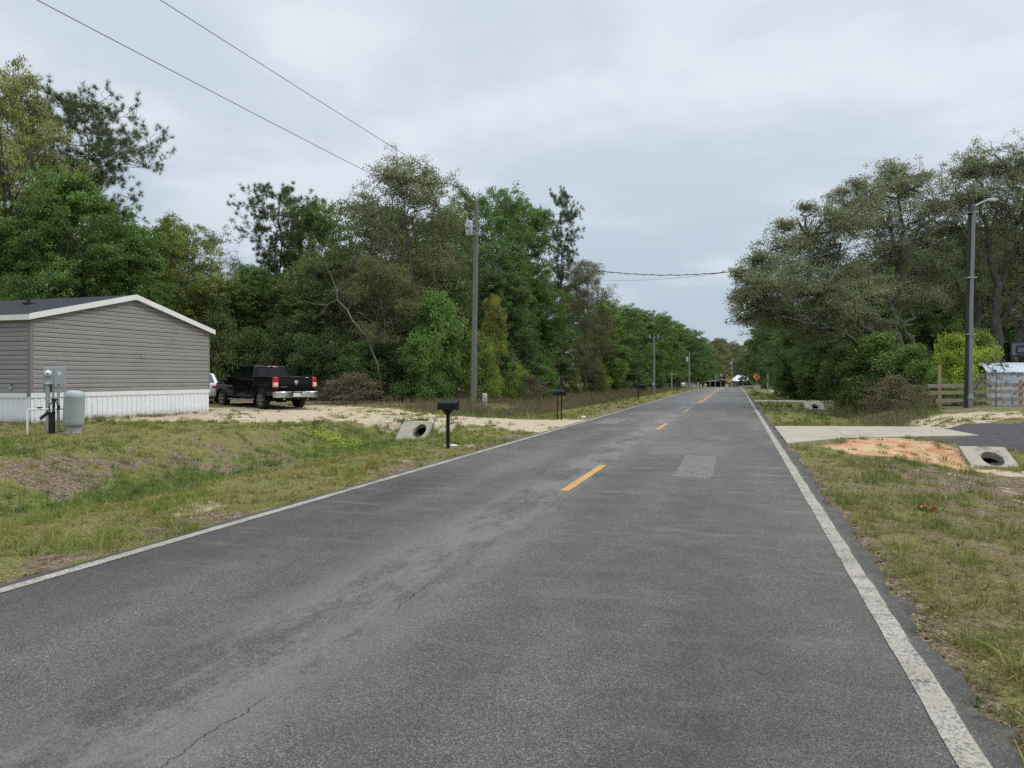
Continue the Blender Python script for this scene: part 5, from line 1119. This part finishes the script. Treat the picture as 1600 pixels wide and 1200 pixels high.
m = MB(); m.box((-.1, 0, za_ - .1), (1.15, .03, .62)); a_ = m.build('upper_panel', SY, sg2)
for x in (-.36, .16): m = MB(); m.box((x, -.02, za_ - .05), (.34, .015, .34)); m.build('dark_square', SB, a_)
m = MB(); m.box((.05, 0, zb_), (.95, .03, .8)); c_ = m.build('lower_panel', SY, sg2); m = MB(); m.box((.15, -.02, zb_ - .25), (.5, .015, .2)); m.build('pale_strip', PVC, c_)
def far_house(label, px, z, wpx, y_eave, y_ridge, roofm, wallm, slope_in=.22, rz=0.0):
    bb = gnd(px, z); hw = wpx / F * z / 2; he = EYE + (HY - y_eave) / F * z - bb.z; hr_ = EYE + (HY - y_ridge) / F * z - bb.z
    t_ = thing('house', label, 'house', bb, TH + rz); m = MB(); m.box2((-hw, 0, -1), (hw, 7, he)); wl = m.build('wall', wallm, t_)
    m = MB(); i = slope_in * hw * 2
    m.add([(-hw - .4, -.5, he - .05), (hw + .4, -.5, he - .05), (hw + .4, 7.5, he - .05), (-hw - .4, 7.5, he - .05), (-hw + i, 3.3, hr_), (hw - i * .2, 3.3, hr_), (hw - i * .2, 3.7, hr_), (-hw + i, 3.7, hr_)], [(3, 2, 1, 0), (4, 5, 6, 7), (0, 1, 5, 4), (1, 2, 6, 5), (2, 3, 7, 6), (3, 0, 4, 7)]); m.build('roof', roofm, t_)
    for x in (-.55, .05, .55): m = MB(); m.box((x * hw, -.03, he * .55), (1.1, .06, 1.2)); m.build('window', GLS, wl)
    m = MB(); m.box((.3 * hw, -.035, 1.0), (.95, .07, 2.1)); m.build('door', WOODD, wl)
    m = MB(); m.box((-.1 * hw, 3.3, hr_ + .15), (.6, .6, .7)); m.build('chimney', CONC2, t_)
    return t_, hw, he
WR = plain('white_metal_roof', (.78, .80, .82), .35, var=.05); GRW = plain('brown_wall', (.12, .10, .085), .8, var=.2); DRF = plain('dark_roof', (.09, .09, .092), .8)
h1, hw1, he1 = far_house('far brown house with a bright white metal roof at the road end', 1164, 265, 27, 595, 586.2, WR, GRW)
m = MB(); m.lathe([(.2, 0), (.7, .15), (1.0, .5), (1.1, .9)], 14, (2.1, -1.2, he1 + .2), Matrix.Rotation(R(60), 3, 'X')); m.tube([(2.1, -.6, -.5), (2.1, -.6, he1 + .4)], .08, 6); m.build('satellite_dish', DARKI, h1)
bb = gnd(1125, 225)
cpt = thing('carport', 'dark open carport with low grey roof left of the yellow signs', 'carport', bb, TH)
zc_ = EYE + (HY - 593.5) / F * 225 - bb.z; hw = 3.4
m = MB(); m.add([(-hw, -.5, zc_ - .5), (0, -.5, zc_), (hw, -.5, zc_ - .35), (hw, 6, zc_ - .35), (0, 6, zc_), (-hw, 6, zc_ - .5), (-hw, -.5, zc_ - .65), (0, -.5, zc_ - .2), (hw, -.5, zc_ - .5), (hw, 6, zc_ - .5), (0, 6, zc_ - .2), (-hw, 6, zc_ - .65)], [(0, 1, 4, 5), (1, 2, 3, 4), (6, 7, 10, 11), (7, 8, 9, 10), (0, 1, 7, 6), (1, 2, 8, 7), (2, 3, 9, 8), (3, 4, 10, 9), (4, 5, 11, 10), (5, 0, 6, 11)]); m.build('roof', DRF, cpt)
for x in (-3.2, -1.6, .2, 1.7, 3.2): m = MB(); m.box((x, -.3, zc_ / 2 - .5), (.16, .16, zc_)); m.build('post', PALEW, cpt)
m = MB(); m.box2((-3.3, 5.8, -1), (3.3, 5.95, zc_ - .6)); m.build('back_wall', DARKI, cpt)
m = MB(); m.add([(-.3, -.9, zc_ + .05), (3.6, -.9, zc_ - .3), (3.6, .2, zc_ - .3), (-.3, .2, zc_ + .05), (-.3, -.9, zc_ + .2), (1.6, -.9, zc_ + .15), (3.6, -.9, zc_ - .15), (3.6, .2, zc_ - .15), (-.3, .2, zc_ + .2)], [(0, 1, 2, 3), (4, 5, 6, 7, 8), (0, 1, 6, 5, 4), (2, 3, 8, 7), (1, 2, 7, 6), (3, 0, 4, 8)]); m.build('awning', plain('awning_pale', (.5, .5, .47), .6), cpt)
bb = gnd(1170, 185)
gr = thing('guard_rail', 'low pale rail along the cross road in front of the white-roofed house', 'guard rail', bb, TH)
zc_ = EYE + (HY - 603.4) / F * 185 - bb.z
m = MB(); m.box((0, 0, zc_), (5.2, .08, .28)); m.build('rail', PALEW, gr)
for x in (-2.4, 0, 2.4): m = MB(); m.box((x, .1, zc_ / 2 - .3), (.14, .12, zc_ + .6)); m.build('post', PALEW, gr)
bb = gnd(1078, 118)
s2 = thing('small_shed', 'small pale grey shed left of the far carport, under dark oaks', 'shed', bb, TH)
m = MB(); m.box2((-.55, 0, -.3), (.55, 1, 1.0)); m.build('wall', PALEW, s2); m = MB(); m.box2((-.62, -.1, 1.0), (.62, 1.1, 1.1)); m.build('roof', DRF, s2); m = MB(); m.box2((-.2, -.03, -.2), (.25, -.001, .85)); m.build('door', GREYP, s2)
bb = gnd(1067.5, 112)
wb = thing('white_mailbox', 'white box on a post at the left road edge before the small shed', 'mailbox', bb, TH)
m = arch_box(.6, .45, .5); o = m.build('box', PVC, wb, bevel=.01); o.location = (0, 0, .55); m = MB(); m.box2((-.06, -.06, -.3), (.06, .06, .55)); m.build('post', PVC, wb)

# litter
m = MB(); rr = random.Random(4); pts_ = []
n_ = 7
for i in range(n_):
    for j in range(5): pts_.append((i * .03 - .09 + rr.uniform(-.01, .01), j * .022 - .05 + rr.uniform(-.01, .01), .015 + rr.uniform(0, .045)))
m.add(pts_, [(i * 5 + j, i * 5 + j + 1, i * 5 + j + 6, i * 5 + j + 5) for i in range(n_ - 1) for j in range(4)])
o = m.build('litter', plain('orange_wrapper', (.75, .15, .03), .5)); so2 = o.modifiers.new('thickness', 'SOLIDIFY'); so2.thickness = .004
tag(o, 'crumpled orange wrapper lying in the grass right of the road', 'litter'); o.location = gnd(1450, 9.0, .02)
for px, z, s_, lab in ((704, 16.9, .17, 'flat white stone behind the nearest mailbox post'), (912, 29, .08, 'small white scrap in the grass past the two-legged mailbox')):
    m = MB(); m.lathe([(s_ * .5, -.02), (s_, .0), (s_ * .95, .03), (s_ * .5, .06), (.01, .065)], 9); m.v = [(x * 1.2 + rr.uniform(-.02, .02), y * .7 + rr.uniform(-.02, .02), z_) for x, y, z_ in m.v]; o = m.build('stone', PVC); o.location = gnd(px, z, .0); tag(o, lab, 'stone')
# ------------------------------------------------------------------ grass, weeds, litter
def grass_mat():
    n = N('grass_blades'); c = n.attr('tint'); n.fin(n.mix(.2, c, n.mix(n.noise(n.wpos(), 1.2, 3), (.09, .09, .035), (.16, .15, .06))), .65, .25)
    tr_ = n.n('ShaderNodeBsdfTranslucent', {'Color': c}); mx = n.n('ShaderNodeMixShader', {0: .25, 1: n.b.outputs[0], 2: tr_.outputs[0]}); n.set(n.out.inputs[0], mx.outputs[0]); return n.m
GRM = grass_mat()
PAL = np.array([(.135, .19, .034), (.20, .225, .042), (.27, .25, .06), (.31, .25, .105), (.23, .165, .085), (.105, .16, .042)])
def blades(name, X, Y, L, Wd, cols, lean, r, kind_label=None, z_off=-.01):
    n = len(X); Z = zt(X, Y) + z_off
    a = r.uniform(0, 6.283, n); wx, wy = np.cos(a), np.sin(a); b = r.uniform(0, 6.283, n); k = np.abs(r.normal(size=n)) * lean
    lx, ly = np.cos(b) * k, np.sin(b) * k
    def row(f, w): return np.stack([X + lx * L * f ** 1.7, Y + ly * L * f ** 1.7, Z + L * f * np.sqrt(np.clip(1 - .45 * np.minimum(k, 1.3) * f, .15, 1))], -1), w
    p0, p1, p2 = row(0, 1)[0], row(.55, 1)[0], row(1, 0)[0]
    h = np.stack([wx * Wd, wy * Wd, 0 * Wd], -1) * .5
    Vv = np.stack([p0 - h, p0 + h, p1 + h * .8, p1 - h * .8, p2], 1).reshape(-1, 3)
    i = np.arange(n)[:, None] * 5
    # two faces: lower quad, upper triangle written as a quad pair of tris
    Fq = np.concatenate([i + np.array([[0, 1, 2]]), i + np.array([[0, 2, 3]]), i + np.array([[3, 2, 4]])], 0)
    T = np.concatenate([np.concatenate([cols, np.ones((n, 1))], 1)] * 3, 0)
    return link(name, fast_mesh(name, Vv, Fq, GRM, T))
def scatter(n, z0, z1, pw, r, left=True, pmin=-40, pmax=1650):
    u = r.uniform(size=n); z = (z0 ** pw + u * (z1 ** pw - z0 ** pw)) ** (1 / pw); px = r.uniform(pmin, pmax, n)
    x = (px - CX) / F * z; X = x * CT - z * ST; Y = x * ST + z * CT; return X, Y, z
def grassy(name, n, z0, z1, pw, seed, base_len, wd, keep_fn, clump=.5, lean=.55, pm=(-40, 1650), per=14, spread=.03):
    r = np.random.default_rng(seed); X, Y, z = scatter(n // per, z0, z1, pw, r, True, *pm)      # tuft roots
    S, C, G, D, Lu, Dr = zones(X, Y)
    cl = fbm(X, Y, 1.5, 55, 4); fine = fbm(X, Y, 5.5, 65, 3)
    dens = np.clip(.22 + 2.0 * (cl * .6 + fine * .4 - .42) * clump * 2 + Lu * .35, .04, 1) * (1 - S * .98) * (1 - C) * (1 - G) * (1 - D * .9)
    ok = keep_fn(X, Y) & (r.uniform(size=len(X)) < dens)
    for SL in (SLAB_L, SLAB_R, SLAB_R2, SLAB_R3): ok &= ~((X > SL['x'][0] - .02) & (X < SL['x'][1] + .02) & (Y > SL['y'][0] + .1) & (Y < SL['y'][1] + .1))
    ok &= sdf([(1.1, 18.1), (2.8, 20.3), (6.5, 22.3), (6.2, 25.9), (1.1, 24.7)], X, Y) < 0
    X, Y, z, Lu, Dr, cl = X[ok], Y[ok], z[ok], Lu[ok], Dr[ok], cl[ok]; m = len(X)
    hue = 1.85 + (X > 0) * .5 + r.normal(size=m) * 1.1 + (.5 - cl) * 5 - Lu * 1.4 + Dr * 1.4; lush = r.uniform(size=m) < Lu * .5; sz = r.gamma(5, .2, m); tone = r.uniform(.72, 1.2, m) * np.where(X < 0, 1.22, 1.05)
    k = np.repeat(np.arange(m), per); N_ = len(k)
    X = X[k] + r.normal(size=N_) * spread * (.5 + z[k] * .06); Y = Y[k] + r.normal(size=N_) * spread * (.5 + z[k] * .06); z = z[k]
    hu = np.clip(hue[k] + r.normal(size=N_) * .55, 0, 3.99); i0 = np.floor(hu).astype(int); f = (hu - i0)[:, None]
    c = PAL[i0] * (1 - f) + PAL[i0 + 1] * f; c = np.where(lush[k][:, None], PAL[5], c) * (tone[k] * r.uniform(.8, 1.2, N_))[:, None]
    L = base_len * sz[k] * r.uniform(.5, 1.25, N_) * (.7 + .7 * cl[k]) * (1 + .7 * Lu[k]); w_ = np.maximum(wd, z * .0008) * r.uniform(.7, 1.3, N_)
    return tag(blades(name, X, Y, L, w_, c, lean, r), kind='stuff')
rightv = lambda X, Y: (X > RR - .04 + .12 * (fbm(X * 0, Y, 1.7, 5, 3) - .3)) & (X < 14)
leftv = lambda X, Y: (X < RL + .06 - .12 * (fbm(X * 0, Y, 1.7, 5, 3) - .3)) & (X > -20.0)
grassy('grass', 260000, 2.6, 26, .35, 1, .066, .005, rightv, .75, 1.2, (1180, 1680))
grassy('grass', 300000, 6.5, 34, .5, 2, .072, .005, leftv, .7, 1.0, (-60, 900))
grassy('grass', 90000, 24, 120, .3, 3, .13, .006, lambda X, Y: ((X < RL) & (X > -17)) | ((X > RR) & (X < 9)), .5, .6, (500, 1480))
# tall dry weeds on the left bank before the tree line, and by the right brush
r = np.random.default_rng(9)
n = 52000; Y = r.uniform(27.5, 130, n) ** 1.0; Y = 27.5 + (Y - 27.5) ** 1.25 / 102.5 ** .25; X = np.interp(Y, [27, 40, 70, 130], [-9.2, -9.0, -8.6, -8.2]) - np.abs(r.normal(size=n)) * np.interp(Y, [27, 40, 70, 130], [2.8, 4.2, 4.5, 2.2])
ok = (fbm(X, Y, .5, 12, 4) + .25 * fbm(X, Y, 2.2, 13, 3) > .48) & (sdf(DRIVE_L, X, Y) < -.4); X, Y = X[ok], Y[ok]; n = len(X)
wc = np.array([(.24, .18, .115), (.19, .14, .09), (.15, .13, .06), (.28, .22, .15), (.11, .12, .045)])[r.integers(0, 5, n)] * r.uniform(.7, 1.2, n)[:, None]
tag(blades('dry_weeds', X, Y, r.uniform(.18, .62, n) * (.55 + .8 * fbm(X, Y, .4, 14, 3)), np.full(n, .016), wc, .5, r), kind='stuff')
n = 14000; X = r.uniform(4.5, 12, n); Y = r.uniform(27.5, 46, n); ok = (fbm(X, Y, .6, 15, 4) > .47) & (sdf(BANK_R, X, Y) < .5) & (X > 3.2 + .12 * (Y - 26)) & (X < 7.2); X, Y = X[ok], Y[ok]; n = len(X)
wc = np.array([(.22, .18, .12), (.17, .14, .09), (.13, .13, .055), (.1, .12, .04)])[r.integers(0, 4, n)] * r.uniform(.7, 1.2, n)[:, None]
tag(blades('dry_weeds', X, Y, r.uniform(.2, .9, n), np.full(n, .012), wc, .4, r), kind='stuff')
# coarse dark weed tufts scattered on the verges, with the ring of grass round the house
T = []
for k in range(150):
    if k < 60: c = (r.uniform(-14, -8), r.uniform(4, 21))
    elif k < 120: c = (r.uniform(2.0, 9), r.uniform(3.5, 18))
    else: c = (-20 + r.uniform(.15, .7), r.uniform(14.5, 22))
    m_ = int(r.uniform(25, 75)); T.append(np.concatenate([np.array(c) + r.normal(size=(m_, 2)) * r.uniform(.05, .2), np.full((m_, 1), r.uniform(.10, .22))], 1))
T = np.concatenate(T); ok = (sdf(DRIVE_L, T[:, 0], T[:, 1]) < -.3) | (T[:, 0] < -19); ok &= sdf(GRAVEL_R, T[:, 0], T[:, 1]) < 0; T = T[ok]; n = len(T)
tag(blades('weed_tufts', T[:, 0], T[:, 1], T[:, 2] * r.uniform(.6, 1.3, n), np.full(n, .008), np.array([(.09, .15, .036), (.125, .175, .045), (.15, .17, .055)])[r.integers(0, 3, n)] * r.uniform(.75, 1.2, n)[:, None], .75, r), kind='stuff')
# sprigs growing through the clay
# yellow wildflowers on the left bank top
def quads(name, P, size, mat, r, cols, flat=.3, kind='stuff'):
    n = len(P); nr = r.normal(size=(n, 3)) * flat; nr[:, 2] += 1; nr /= np.linalg.norm(nr, axis=1)[:, None]; a = r.normal(size=(n, 3)); a -= (a * nr).sum(1)[:, None] * nr; a /= np.linalg.norm(a, axis=1)[:, None]; b = np.cross(nr, a)
    l = size[:, None]; wv = l * r.uniform(.3, .7, n)[:, None]
    Vv = np.stack([P - a * l, P + b * wv, P + a * l, P - b * wv], 1).reshape(-1, 3); T = np.concatenate([cols, np.ones((n, 1))], 1)
    return tag(link(name, fast_mesh(name, Vv, np.arange(4 * n).reshape(n, 4), mat, T)), kind=kind)
cF = gnd(523, 21.5); n = 800; X = cF.x + r.normal(size=n) * .28 + r.choice([-.45, 0, .4], n); Y = cF.y + r.normal(size=n) * .3
quads('yellow_wildflowers', np.stack([X, Y, zt(X, Y) + r.uniform(.03, .2, n)], -1), r.uniform(.02, .045, n), GRM, r, np.array([(.50, .56, .03), (.34, .45, .03), (.2, .3, .03)])[r.integers(0, 3, n)], .6)
n = 40000; X, Y, z = scatter(n, 2.7, 22, .5, r); ok = ((X > RR + .05) & (X < 10)) | ((X < RL - .05) & (X > -19)); S, C, G, D, Lu, Dr = zones(X, Y); ok &= r.uniform(size=n) < (.2 + .8 * D) * (1 - S * .8) * (1 - C) * (1 - G); X, Y, z = X[ok], Y[ok], z[ok]; n = len(X)
quads('leaf_litter', np.stack([X, Y, zt(X, Y) + r.uniform(.005, .03, n)], -1), np.maximum(.012, z * .0009) * r.uniform(.7, 2.0, n), GRM, r, np.array([(.16, .10, .06), (.24, .17, .11), (.09, .06, .04), (.34, .27, .2)])[r.integers(0, 4, n)] * r.uniform(.8, 1.15, n)[:, None])
# twiggy litter and broken asphalt lumps along the right road edge
m = MB(); rr = random.Random(8)
lump = MB()
for k in range(260):
    y = 2.4 + 20 * rr.random() ** 1.6; x = RR + float(np.interp(y, ry, jr)) + abs(rr.gauss(0, .07)) - .01; s_ = rr.uniform(.006, .019)
    z_ = zg(x, y); vs = [(x + s_ * rr.uniform(.6, 1.2) * math.cos(a), y + s_ * rr.uniform(.6, 1.4) * math.sin(a), z_ - .005) for a in (0, 1.2, 2.5, 3.8, 5)]; lump.add(vs + [(v[0] * .5 + x * .5, v[1] * .5 + y * .5, z_ + s_ * .8) for v in vs], [(i, (i + 1) % 5, (i + 1) % 5 + 5, i + 5) for i in range(5)] + [(5, 6, 7, 8, 9)])
tag(lump.build('asphalt_crumbs', plain('crumb_asphalt', (.035, .034, .034), .9, var=.4, scale=20)), kind='stuff')
